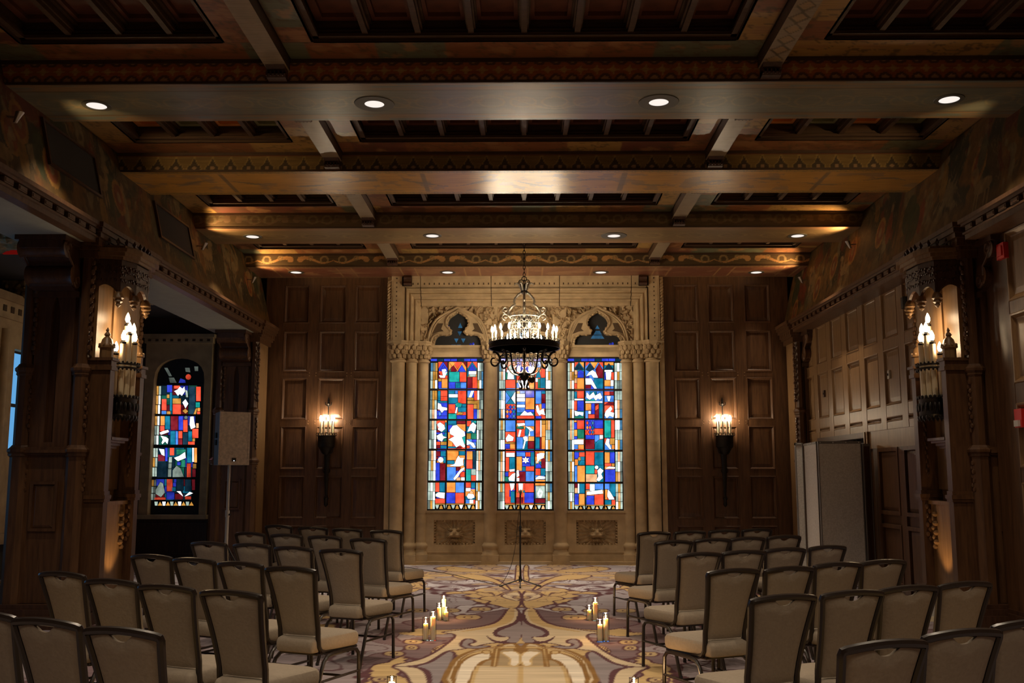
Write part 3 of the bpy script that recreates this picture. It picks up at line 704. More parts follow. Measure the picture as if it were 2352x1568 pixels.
# ------------------------------------------------------------------ carved pillars along both sides
def oct_shaft(m, p, u, r, z0, z1, rings=()):
    m.lathe([(r, z0), (r, z1)], 8, (p, u, 0), math.pi/8)
    for z, k in rings:
        m.lathe([(r, z-.06), (r*1.18, z-.045), (r*1.18, z-.03), (r*1.32, z-.015), (r*1.32, z+.012), (r*1.12, z+.03), (r, z+.05)], 8, (p, u, 0), math.pi/8)
def leaves(m, p, u, z0, z1, step, r, ax):
    n = int((z1-z0)/step); rn = random.Random(int(z0*100)+n)
    for i in range(n):
        z = z0+step*(i+.5); s = (-1)**i*r*.55
        c = (p, u+s, z) if ax == 'u' else (p+s, u, z)
        m.ball(c, (r*rn.uniform(.8, 1.1), r*rn.uniform(.8, 1.1), step*.62), 6, 4)
def pillar(side, Y0, Y1, full, label, niche):
    s = -1 if side == 'left' else 1; X0 = XL if s < 0 else XR
    mk = lambda p, u, z: (X0 + s*p, u, z)
    t = thing('carved_pillar', label, 'pillar', (X0 + s*.38, (Y0+Y1)/2, 0))
    T = .78
    def B(name, m, mat='oak_dark', par=None, sm=False): return m.xf(mk).build(name, mat, par or t, sm)
    m = MB(); m.box(.06, T-.06, Y0+.10, Y1-.08, .2, 4.1); B('core', m)
    m = MB(); m.box(-.10, T+.06, Y0-.10, Y1+.05, 0, .13); m.box(-.07, T+.03, Y0-.07, Y1+.03, .13, .19); m.box(-.04, T+.02, Y0-.045, Y1+.02, .19, .235); B('plinth', m)
    rg = ((1.76, 0), (2.60, 0))
    # corner shafts of the face towards the camera, and the far one on the room side
    for (p, u) in ((.10, Y0+.10), (T-.10, Y0+.10)) + (((.10, Y1-.10),) if full else ()):
        m = MB(); oct_shaft(m, p, u, .105, .22, 1.74); oct_shaft(m, p, u, .085, 1.74, 2.6); oct_shaft(m, p, u, .066, 2.6, 3.86)
        so = B('corner_shaft', m, 'oak')
        m = MB()
        for z, r in ((1.76, .100), (2.60, .082)): m.lathe([(r, z-.07), (r*1.2, z-.05), (r*1.15, z-.03), (r*1.35, z-.01), (r*1.35, z+.015), (r*1.1, z+.035), (r*.9, z+.06)], 8, (p, u, 0), math.pi/8)
        B('shaft_ring', m, 'oak', so)
        m = MB(); leaves(m, p-.09, u-.03, 1.30, 1.68, .045, .022, 'u'); leaves(m, p-.085, u-.05, 2.75, 3.75, .05, .024, 'u'); leaves(m, p-.08, u-.04, 1.95, 2.50, .045, .02, 'u')
        B('leaf_carving', m, 'oak', so, True)
    # boards of the camera-side face with a lancet groove
    c = T/2; w = .045
    lan = [(c-w, 1.85), (c+w, 1.85), (c+w, 2.4), (c+w, 3.2), (c+w*.6, 3.3), (c, 3.38), (c-w*.6, 3.3), (c-w, 3.2), (c-w, 2.4)]
    rec = [(.19, 1.80), (T-.19, 1.80), (T-.19, 2.4), (T-.19, 3.2), (T-.19, 3.42), (c, 3.42), (.19, 3.42), (.19, 3.2), (.19, 2.4)]
    m = MB(); m.ring(rec, lan, 'y', Y0+.055, Y0+.11); B('lancet_board', m, 'oak')
    m = MB(); m.box(.19, T-.19, Y0+.05, Y0+.11, .24, 1.72); m.frame(.25, T-.25, .95, 1.45, .03, Y0+.03, Y0+.05); m.field(.28, T-.28, .98, 1.42, Y0+.05, .03, .012); B('lower_board', m, 'oak')
    m = MB(); m.box(.17, T-.17, Y0+.02, Y0+.08, 1.72, 1.80); m.box(.17, T-.17, Y0-.0, Y0+.08, 1.74, 1.77); B('middle_band', m, 'oak')
    # scrolled bracket under the header
    m = MB(); br = [(Y0+.08, 3.93), (Y0-.34, 3.93), (Y0-.37, 3.88), (Y0-.36, 3.80), (Y0-.30, 3.75), (Y0-.22, 3.74), (Y0-.13, 3.68), (Y0-.10, 3.60), (Y0-.14, 3.52), (Y0-.10, 3.45), (Y0-.02, 3.42), (Y0+.08, 3.42)]
    m.prism(br, 'x', .17, T-.17); m.box(.13, T-.13, Y0-.38, Y0+.08, 3.88, 3.935)
    bo = B('scroll_bracket', m, 'oak_dark')
    for (yy_, zz_, rr_) in ((Y0-.27, 3.805, .095), (Y0-.075, 3.565, .115)):
        m = MB(); n_ = 8
        m.tube([(.15+(T-.30)*k/n_, yy_, zz_) for k in range(n_+1)], [rr_*(1.0 if k in (0, n_) else .93 if k in (2, 6) else .84 if k in (1, 7) else .9) for k in range(n_+1)], 16); B('scroll_roll', m, 'oak', bo, True)
    m = MB()
    for pp in (.155, T-.155):
        m.tube([(pp, y, z) for (_, y, z) in scroll((0, Y0-.25, 3.83), .075, .015, 90, 640, 26, 'yz')], .016, 6)
        m.tube([(pp, y, z) for (_, y, z) in scroll((0, Y0-.03, 3.52), .075, .015, 200, 700, 26, 'yz')], .014, 6)
        m.tube([(pp, Y0-.33, 3.86), (pp, Y0-.24, 3.74), (pp, Y0-.13, 3.66), (pp, Y0-.12, 3.56)], .014, 6)
    B('volute', m, 'oak', bo, True)
    m = MB(); m.box(.15, T-.15, Y0+.03, Y0+.10, 3.36, 3.42); B('bracket_fillet', m, 'oak')
    # capital cornice with small dentils
    m = MB()
    for dz, o in ((3.78, .0), (3.86, .03), (3.90, .055), (3.98, .085), (4.03, .11)): m.box(-o-.0, T*.45, Y0+.02-o, Y1-.02+o*.3, dz, 4.12)
    m.box(-.13, T*.4, Y0-.12, Y1+.02, 4.08, 4.13); co = B('capital', m, 'oak')
    m = MB(); n = int((Y1-Y0)/.12)
    for i in range(n): m.box(-.06, .0, Y0+.06+i*.12, Y0+.12+i*.12, 3.91, 3.96)
    for i in range(3): m.box(.03+i*.11, .09+i*.11, Y0-.055, Y0+.02, 3.91, 3.96)
    B('small_dentils', m, 'oak', co)
    m = MB(); m.box(.03, .12, Y0+.15, Y1-.1, .24, 3.80); B('room_face', m, 'oak_lit')
    if not niche: return t
    # candle niche on the room side: two posts, pinnacles, canopy, console
    uc = Y0 + .56; hw = .40
    for sg in (-1, 1):
        u = uc + sg*hw; pp = -.14
        m = MB(); m.box(pp-.055, .05, u-.055, u+.055, .24, 2.62); m.box(pp-.065, .05, u-.065, u+.065, .24, .34); po = B('niche_post', m, 'oak')
        m = MB(); m.box(pp-.075, .05, u-.075, u+.075, 2.60, 2.64); m.box(pp-.065, .05, u-.065, u+.065, 2.64, 2.70); m.box(pp-.085, .05, u-.085, u+.085, 2.70, 2.73); B('post_cap', m, 'oak', po)
        m = MB(); m.lathe([(.068, 2.73), (.068, 2.83), (.085, 2.84), (.085, 2.86), (.065, 2.88), (.05, 2.93), (.022, 2.96), (.034, 2.975), (.03, 2.99), (.012, 3.01), (.02, 3.025), (0, 3.06)], 8, (pp+.02, u, 0), math.pi/8)
        for k in range(8):
            a = k*math.pi/4; m.ball((pp+.02+.075*math.cos(a), u+.075*math.sin(a), 2.87), .016, 5, 4)
        B('pinnacle', m, 'oak_lit', po, True)
        m = MB(); m.box(pp-.07, .05, u-.07, u+.07, 1.24, 1.27); m.box(pp-.08, .05, u-.08, u+.08, 1.27, 1.31); m.box(pp-.066, .05, u-.066, u+.066, 1.31, 1.35); B('post_band', m, 'oak', po)
        m = MB(); leaves(m, pp+.0, u-sg*.065, .80, 1.22, .05, .022, 'p'); leaves(m, pp+.02, u-sg*.06, 1.5, 2.5, .05, .014, 'p'); B('post_carving', m, 'oak', po, True)
    m = MB(); leaves(m, .0, uc+hw+.17, 2.55, 3.15, .045, .03, 'u'); m.box(-.02, .05, uc+hw+.12, uc+hw+.22, .24, 2.55); B('crocketed_pier', m, 'oak', None, True)
    m = MB(); m.box(.0, .05, uc-hw, uc+hw, 1.36, 3.75); m.box(-.02, .02, uc-.035, uc+.035, 2.2, 3.75); B('niche_back', m, 'oak_lit')
    m = MB(); m.box(-.10, .05, uc-hw+.03, uc+hw-.03, .24, 1.20); m.box(-.13, .05, uc-hw+.03, uc+hw-.03, 1.20, 1.24); B('niche_panel', m, 'oak_lit')
    m = MB(); leaves(m, -.11, uc+.24, .72, 1.14, .05, .035, 'u'); leaves(m, -.11, uc-.24, .72, 1.14, .05, .035, 'u'); B('fruit_drop', m, 'oak_lit', None, True)
    m = MB()
    for k, (zz, o) in enumerate(((1.80, .05), (1.83, .08), (1.86, .12), (1.885, .15))): m.box(-o, .03, uc-.13-o*.6, uc+.13+o*.6, zz, zz+.03)
    m.box(-.03, .03, uc-.08, uc+.08, 1.72, 1.80); B('console_shelf', m, 'oak')
    # canopy: three-sided box with scalloped lower edge, carved field and pendants
    cz0, cz1 = 3.42, 3.80; pts = [(.05, uc-hw-.04), (-.22, uc-hw+.02), (-.30, uc-.16), (-.30, uc+.16), (-.22, uc+hw-.02), (.05, uc+hw+.04)]
    m = MB()
    for (a, b) in zip(pts[:-1], pts[1:]):
        n = 8; top = [(a[0]+(b[0]-a[0])*i/n, a[1]+(b[1]-a[1])*i/n) for i in range(n+1)]
        vv = []; ff = []
        for i, (p, u) in enumerate(top):
            lo = cz0 + .10*math.sin(math.pi*i/n)**.7
            vv += [(p, u, cz1), (p, u, lo), (p+.03, u, cz1), (p+.03, u, lo)]
        for i in range(n):
            q = i*4; ff += [(q, q+1, q+5, q+4), (q+2, q+6, q+7, q+3), (q+1, q+3, q+7, q+5)]
        m.add(vv, ff)
    m.prism(pts, 'z', cz1-.02, cz1); ca = B('canopy', m, 'oak_dark')
    m = MB()
    for (a, b) in zip(pts[:-1], pts[1:]):
        for i in range(9):
            f = (i+.5)/9
            for z in (3.58, 3.65, 3.71):
                q = (math.sin(i*12.9+z*78)*43758) % 1; m.ball((a[0]+(b[0]-a[0])*(f+(q-.5)*.08)-.004, a[1]+(b[1]-a[1])*(f+(q-.5)*.08), z+.03*(q-.5)), (.006+.005*q, .012+.012*q, .010+.012*(1-q)), 6, 4)
    B('canopy_carving', m, 'oak_dark', ca, True)
    m = MB()
    for o, z0, z1 in ((.02, 3.79, 3.82), (.05, 3.82, 3.86), (.08, 3.86, 3.90), (.05, 3.90, 3.93)):
        m.prism([(p-(o if p < 0 else 0), u+(o if u > uc else -o)) for p, u in pts], 'z', z0, z1)
    B('canopy_cornice', m, 'oak_lit', ca)
    m = MB()
    for (a, b) in zip(pts[:-1], pts[1:]):
        n = max(2, int(math.hypot(b[0]-a[0], b[1]-a[1])/.09))
        for i in range(n):
            f = (i+.5)/n; m.lathe([(.025, 3.93), (.012, 3.96), (.026, 3.985), (0, 4.03)], 5, (a[0]+(b[0]-a[0])*f, a[1]+(b[1]-a[1])*f, 0))
    B('cresting', m, 'oak_dark', ca)
    for (p, u) in pts[1:5]:
        m = MB(); m.lathe([(0, 3.27), (.014, 3.285), (.03, 3.30), (.022, 3.32), (.045, 3.335), (.035, 3.36), (.058, 3.375), (.05, 3.41), (.03, 3.44)], 8, (p+.015, u, 0)); B('pendant', m, 'oak_lit', ca, True)
    return t
PIL = pillar('left', 10.0, 11.55, True, 'carved dark oak pillar with candle niche beside the open aisle', True)
PIR = pillar('right', 10.12, 11.65, True, 'carved dark oak pillar with candle niche between the panelled right walls', True)
pillar('left', 16.5, 17.28, False, 'half pillar with scroll bracket behind the loudspeaker at the end wall', False)
pillar('right', 16.62, 17.28, False, 'half pillar with leaf carving in the corner behind the grey partition', False)

# ------------------------------------------------------------------ stone surround of the three great windows
YS = 17.20
st = thing('stone_window_surround', 'carved honey-coloured limestone surround with columns framing three stained glass windows', 'window surround', (.03, YS, 0))
XO, XI = (-2.43, 2.49), None
zc = aty(940, 792, YS).z         # top of the capitals
zl = aty(1203, 659, YS).z        # outer edge of the mouldings in the lintel
xa, xb = aty(931, 700, YS).x, aty(1489, 700, YS).x
zi = aty(1203, 701, YS).z; ja = aty(965, 740, YS).x; jb = aty(1456, 740, YS).x
steps = [(0,.0),(.06,.0),(.09,-.03),(.15,-.03),(.18,.0),(.21,.05),(.30,.055),(.34,.025),(.41,.025),(.45,.055),(.50,.10),(.60,.105),(.64,.075),(.71,.075),(.75,.105),(.80,.15),(.92,.155),(1.0,.19)]
def mould_pt(t, d, where):
    x0 = xa + (ja-xa)*t; x1 = xb + (jb-xb)*t; z = zl + (zi-zl)*t; y = YS + d
    return {'l': (x0, y, zc), 'lc': (x0, y, z), 'rc': (x1, y, z), 'r': (x1, y, zc)}.get(where) if isinstance(where, str) else (where, y, z)
jx = [aty(x, 670, YS).x for x in (966, 1128, 1285, 1450)]
def mould(seq, name):
    m = MB(); k = len(seq); vv = [mould_pt(t, d, w) for t, d in steps for w in seq]; ff = []
    for i in range(len(steps)-1):
        for j in range(k-1): ff.append((i*k+j, i*k+j+1, (i+1)*k+j+1, (i+1)*k+j))
    m.add(vv, ff); return m.build(name, 'stone', st, True)
g = .006
mould(['l', 'lc', jx[0]-g], 'moulded_jamb'); mould([jx[3]+g, 'rc', 'r'], 'moulded_jamb')
for a, b in zip(jx[:-1], jx[1:]): mould([a+g, b-g], 'moulded_lintel')
m = MB(); m.box(XO[0]+.06, XO[1]-.06, YS+.02, YS+.30, zl, 5.06)
m.build('lintel_core', 'joint', st)
lb = None
for a, b in zip([XO[0]+.30] + jx, jx + [XO[1]-.30]):
    m = MB(); m.box(a+g, b-g, YS-.03, YS+.05, zl, 5.045); m.box(a+g, b-g, YS-.045, YS, 5.0, 5.045); m.box(a+g, b-g, YS-.04, YS, zl, zl+.025); lb = m.build('lintel_block', 'stone', st)
    mm = MB(); x = a+.06
    while x < b-.04: mm.box(x, x+.022, YS-.032, YS-.02, 4.89, 4.925); x += .088
    mm.build('hole_shade_chips', 'joint', lb)  # solid dark chips, their colour stands for the shade inside small holes
for s, xo in ((1, XO[0]), (-1, XO[1])):
    m = MB(); m.box(xo+s*.075, xo+s*.26, YS-.035, YS+.06, zc, 5.045); m.box(xo+s*.105, xo+s*.235, YS-.045, YS, zc+.08, 4.95); jo = m.build('pilaster', 'stone', st)
    mm = MB()
    for i in range(14): mm.box(xo+s*.16, xo+s*.18, YS-.048, YS-.03, zc+.14+i*.08, zc+.165+i*.08)
    mm.build('hole_shade_chips', 'joint', jo)  # dark chips again in place of shaded holes
    m = MB(); m.box(xo+s*.255, xo+s*.31, YS-.0, YS+.08, zc, zl+.02); m.build('fillet', 'stone', st)
    # twisted rope edge
    pts = []; n = 150; mm = MB()
    for ph in (0, math.pi):
        mm.tube([(xo+s*.035+.018*math.cos(i*.42+ph), YS+.0+.018*math.sin(i*.42+ph), zc+.05+(4.98-zc-.05)*i/n) for i in range(n+1)], .02, 5)
    mm.build('rope_edge', 'stone_carved', st, True)
    m = MB(); m.box(xo+s*.0, xo+s*.085, YS+.02, YS+.1, 0, 5.04); m.build('edge_strip', 'stone', st)
    m = MB(); m.box(xo+s*.30, xo+s*.44, YS-.10, YS+.02, 4.86, 5.04); m.prism([(YS-.10, 4.86), (YS-.13, 4.90), (YS-.09, 4.95), (YS-.14, 5.0), (YS-.12, 5.04), (YS, 5.04), (YS, 4.86)], 'x', xo+s*.30, xo+s*.44)
    m.build('end_corbel', 'oak_dark', ceil)
# back slab with the three openings
YG = 17.44
def wx(x, y=1000): return aty(x, y, YG-.02).x
wins = [(aty(984, 818, YG).x-.005, aty(1112, 1000, YG).x), (aty(1142, 1000, YG).x, aty(1270, 1000, YG).x), (aty(1302, 1000, YG).x, aty(1433, 1000, YG).x)]
wz0, wz1 = aty(1203, 1172, YG).z, aty(1203, 821, YG).z
m = MB(); xs = [XO[0]+.03] + [c for w in wins for c in w] + [XO[1]-.03]
for i in range(0, len(xs), 2): m.box(xs[i], xs[i+1], YG-.06, YG+.14, 0, zi+.02)
for a, b in wins: m.box(a, b, YG-.04, YG+.14, 0, wz0)
m.build('back_slab', 'stone', st)
# clustered and single columns
def leafcap(m, c, r0, r1, z0, z1, seed):
    rn = random.Random(seed); n = 10
    m.lathe([(r0*.95, z0), (r0*1.0, z0+(z1-z0)*.4), (r1*.85, z1-.03), (r1*.9, z1)], 12, c)
    for row, (f, rr, sz) in enumerate(((.25, 1.0, .036), (.55, 1.12, .040), (.85, 1.25, .042))):
        r = r0+(r1-r0)*f
        for k in range(n):
            a = 2*math.pi*(k+.5*(row % 2))/n + rn.uniform(-.1, .1)
            if math.sin(a) > .5: continue
            x, y, z = c[0]+r*1.02*math.cos(a), c[1]+r*1.02*math.sin(a), z0+(z1-z0)*f
            m.ball((x, y, z), (sz, sz, sz*1.3), 6, 4); m.ball((x+.016*math.cos(a), y+.016*math.sin(a), z+sz*.9), (sz*.6, sz*.6, sz*.5), 5, 4)
za, zcap0 = aty(940, 785, YS).z, aty(940, 826, YS).z
zb0, zb1 = aty(940, 1266, YS).z, aty(940, 1246, YS).z
zj = aty(940, 1180, YS).z
cols3 = []
for s in (0, 1):
    for i, (pxc, r, yy) in enumerate(((912, .115, 17.22), (943, .098, 17.30), (970, .098, 17.36))):
        X = aty(pxc if s == 0 else 2413-pxc, 1000, yy).x; cols3.append((X, yy, r))
for X, yy, r in cols3 + [((wins[0][1]+wins[1][0])/2, 17.33, .112), ((wins[1][1]+wins[2][0])/2, 17.33, .112)]:
    m = MB(); m.lathe([(r, zj+.004), (r, zcap0-.02)], 20, (X, yy, 0)); m.lathe([(r*.97, zj-.006), (r*.97, zj+.006)], 20, (X, yy, 0)); m.lathe([(r, zb1), (r, zj-.004)], 20, (X, yy, 0))
    co = m.build('column', 'stone', st, True)
    m = MB(); m.lathe([(r, zcap0-.05), (r*1.22, zcap0-.035), (r*1.25, zcap0-.015), (r*1.05, zcap0), (r, zcap0+.02)], 20, (X, yy, 0)); m.build('neck_ring', 'stone', co, True)
    m = MB(); leafcap(m, (X, yy, 0), r*1.0, r*1.45, zcap0, za-.07, int(X*100)); m.build('leaf_capital', 'stone_carved', co, True)
    m = MB(); m.lathe([(r*1.50, za-.075), (r*1.62, za-.05), (r*1.62, za-.025), (r*1.72, za-.01), (r*1.72, za+.015)], 8, (X, yy, 0), math.pi/8); m.build('abacus', 'stone', co)
    m = MB(); m.lathe([(r*1.25, 0), (r*1.25, zb0-.02), (r*1.12, zb0), (r*1.08, zb0+.03), (r*1.18, zb0+.045), (r*1.3, zb0+.08), (r*1.25, zb0+.11), (r*1.05, zb0+.13), (r, zb0+.15)], 20, (X, yy, 0)); m.build('column_base', 'stone', co, True)
    m = MB(); m.box(X-r*1.32, X+r*1.32, yy-r*1.35, yy+.1, 0, zb0-.06); m.build('pedestal', 'stone', co)
# dado with carved lion masks
def lion(U, V):
    # U, V in -1..1 ; relief height 0..1
    r = np.hypot(U*1.45, V+.12); a = np.arctan2(V+.12, U*1.45)
    H = .20*np.exp(-((r-.95)/.4)**2)*(.5+.5*np.cos(a*20))*ss(.62, .85, r) + .10
    H += .62*np.exp(-(r/.58)**4)
    def gz(u, v, su, sv, h):
        nonlocal H
        H = H + h*np.exp(-((np.abs(U)-u)/su)**2 - ((V-v)/sv)**2)
    gz(0, -.02, .09, .22, .35); gz(.20, .28, .10, .09, .26); gz(.17, .12, .07, .055, -.32); gz(.17, -.22, .13, .12, .24); gz(.30, .55, .08, .12, .3)
    gz(0, -.42, .24, .085, -.55); gz(0, -.62, .2, .08, .28); gz(.0, .5, .05, .2, .14); gz(.1, .42, .02, .2, -.14); gz(.40, -.45, .1, .25, .22)
    H += .10*np.cos(a*34)*np.exp(-((r-.55)/.2)**2)
    return H
for i, (a, b) in enumerate(wins):
    cx = (a+b)/2; hw = (b-a)/2
    m = MB(); z0, z1 = aty(1203, 1262, YS).z, wz0-.035
    ra, rb, rc, rd = cx-.36, cx+.36, aty(1203, 1252, YS+.1).z, aty(1203, 1194, YS+.1).z
    o = [(a-.02, z0-.1), (b+.02, z0-.1), (b+.02, z1), (a-.02, z1)]; n_ = [(ra, rc), (rb, rc), (rb, rd), (ra, rd)]
    m.ring(o, n_, 'y', YG-.12, YG-.03); m.box(a-.0, b+.0, YG-.15, YG-.02, 0, z0-.1); m.box(a+.02, b-.02, YG-.13, YG-.12, z0-.06, z0-.045)
    m.box(a-.01, b+.01, YG-.14, YG-.0, z1, wz0); do = m.build('dado_slab', 'stone', st)
    us = np.linspace(-1, 1, 110); v2 = np.linspace(-1, 1, 90); U, V = np.meshgrid(us, v2, indexing='ij')
    H = lion(U, V); e = np.maximum(np.abs(U), np.abs(V)); H = np.where(e > .97, .55, H)
    tab = ((np.abs(V) > .86) & (np.abs(((U*6.5) % 1)-.5) > .22)) | ((np.abs(U) > .9) & (np.abs(((V*4.5) % 1)-.5) > .22)); H = np.where(tab, .5, H)
    P = np.stack([cx+U*.36, YG-.045-.115*H, (rc+rd)/2+V*(rd-rc)/2], -1)
    grid_mesh('lion_relief', P, None, 'stone_carved', do, smooth=True)
m = MB(); m.box(XO[0]+.02, XO[1]-.02, YS-.02, YG, 0, .05); m.build('base_step', 'stone', st)
# tracery field above the windows
KT = .15308*17.3/F
outer = [(-455,0),(-447,150),(-395,320),(-305,430),(-185,510),(-85,545),(0,600)]
inner = [(-355,0),(-350,80),(-315,145),(-250,172),(-185,160),(-130,165),(-85,200),(-110,245),(-158,300),(-155,375),(-115,440),(-50,480),(0,515)]
def resample(p, n):
    d = [0]
    for a, b in zip(p[:-1], p[1:]): d.append(d[-1]+math.hypot(b[0]-a[0], b[1]-a[1]))
    out = []; j = 0
    for i in range(n+1):
        s = d[-1]*i/n
        while j < len(d)-2 and d[j+1] < s: j += 1
        f = (s-d[j])/(d[j+1]-d[j]); out.append((p[j][0]+(p[j+1][0]-p[j][0])*f, p[j][1]+(p[j+1][1]-p[j][1])*f))
    return out
def half_curve(p, n): return [(x*KT, z*KT) for x, z in resample(smooth_poly(p, 2, False), n)]
NO = 40; ho = half_curve(outer, NO); hi = half_curve(inner, NO)
full = lambda h: h + [(-x, z) for x, z in reversed(h[:-1])]
acx = [aty(1051, 790, YS+.1).x, aty(1205, 790, YS+.1).x, aty(1374, 790, YS+.1).x]
zt = aty(1203, 793, YS+.1).z
us = np.arange(ja-.0, jb+.001, .0115); v2 = np.arange(zt-.02, zi+.01, .0115); U, V = np.meshgrid(us, v2, indexing='ij')
keep = np.ones(U.shape, bool)
for cx in acx: keep &= ~inpoly(U, V, [(cx+x*.985, zt-.03+z) for x, z in full(ho)] + [(cx+.53, zt-.2), (cx-.53, zt-.2)])
w1 = fbm(U*5, V*5, 3)-.5; w2 = fbm(U*5+9, V*5, 4)-.5
H = np.abs(fbm(U*11+w1*3, V*11+w2*3, 8, 3)-.5)*4; H = np.clip(H, 0, 1)
P = np.stack([U, YS+.26-.13*(1-H), V], -1)
kq = keep[:-1,:-1] | keep[1:,:-1] | keep[:-1,1:] | keep[1:,1:]
grid_mesh('carved_spandrel', P, None, 'stone_carved', st, True, kq)
for cx in acx:
    m = MB(); A, B_ = full(ho), full(hi); n = len(A)
    y0, y1 = YS+.13, YS+.25
    vv = [(cx+x, y0+.03, zt+z) for x, z in A] + [(cx+x, y0, zt+z) for x, z in B_] + [(cx+x, y1, zt+z) for x, z in A] + [(cx+x, y1+.05, zt+z) for x, z in B_]
    ff = []
    for i in range(n-1): ff += [(i, i+1, n+i+1, n+i), (i, 2*n+i, 2*n+i+1, i+1), (n+i, n+i+1, 3*n+i+1, 3*n+i)]
    m.add(vv, ff); ao = m.build('trefoil_arch', 'stone', st, True)
    m = MB(); m.tube([(cx+x, y0+.02, zt+z) for x, z in A], .022, 6); m.tube([(cx+x*.93, y0+.015, zt+z*.95) for x, z in A], .012, 6); m.build('hood_mould', 'stone', ao, True)
    m = MB(); B2 = [(x*1.16, z*1.06) for x, z in B_]
    m.tube([(cx+x, y0-.005, zt+z) for x, z in B2], .018, 6); m.build('cusp_mould', 'stone', ao, True)
    m = MB()
    for i in range(3, n-3, 3):
        x, z = B_[i]; m.ball((cx+x*1.04, y0+.0, zt+z*1.02), (.026, .03, .026), 6, 4)
    m.build('crockets', 'stone_carved', ao, True)
    m = MB()
    for sg in (-1, 1): m.prism([(cx+sg*x*KT, zt+z*KT) for x, z in ((385,180),(300,345),(225,345),(255,260),(215,225),(290,215))], 'y', y0+.004, y0+.02)
    m.build('eyelet_shade', 'joint', ao)  # dark plates, shade of the pierced openings put into the colour
for i, (a, b) in enumerate(wins):
    m = MB(); z0 = wz1; m.box(a-.02, b+.02, YS+.16, YG+.05, z0, zt+.01); m.box(a-.02, b+.02, YS+.13, YS+.2, zt-.035, zt+.012); m.box(a-.02, b+.02, YS+.145, YS+.2, zt-.075, zt-.05); m.box(a-.02, b+.02, YS+.14, YS+.2, z0, z0+.03)
    m.build('transom', 'stone', st)
# ------------------------------------------------------------------ stained glass, every piece its own pane
GC = dict(R=(.62,.050,.020), r=(.115,.001,.006), O=(.62,.195,.032), Y=(.34,.155,.024), B=(.016,.030,.38), b=(.045,.155,.50), N=(.0,.016,.032), T=(.0,.105,.18), t=(.006,.24,.21),
          G=(.005,.115,.068), W=(.86,.88,.92), g=(.25,.315,.27), s=(.085,.105,.09), P=(.52,.27,.13), k=(.01,.006,.006), D=(.03,.11,.20))
for k, c in GC.items():
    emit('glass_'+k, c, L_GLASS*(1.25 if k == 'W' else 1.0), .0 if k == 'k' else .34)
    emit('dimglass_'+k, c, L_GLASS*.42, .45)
def circ(x, y, r, n=8): return [(x+r*math.cos(2*math.pi*i/n), y+r*math.sin(2*math.pi*i/n)) for i in range(n)]
def parse(txt):
    out = []
    for ln in txt.strip().split(';'):
        w = ln.split()
        if not w: continue
        v = [float(a) for a in w[1].split(',')] if len(w) == 2 else [float(a) for a in ','.join(w[1:]).split(',')]
        if len(v) == 4: out.append((w[0], [(v[0],v[1]),(v[2],v[1]),(v[2],v[3]),(v[0],v[3])], 0))
        elif len(v) == 3: out.append((w[0], circ(*v), 1))
        else: out.append((w[0], list(zip(v[::2], v[1::2])), 1))
    return out
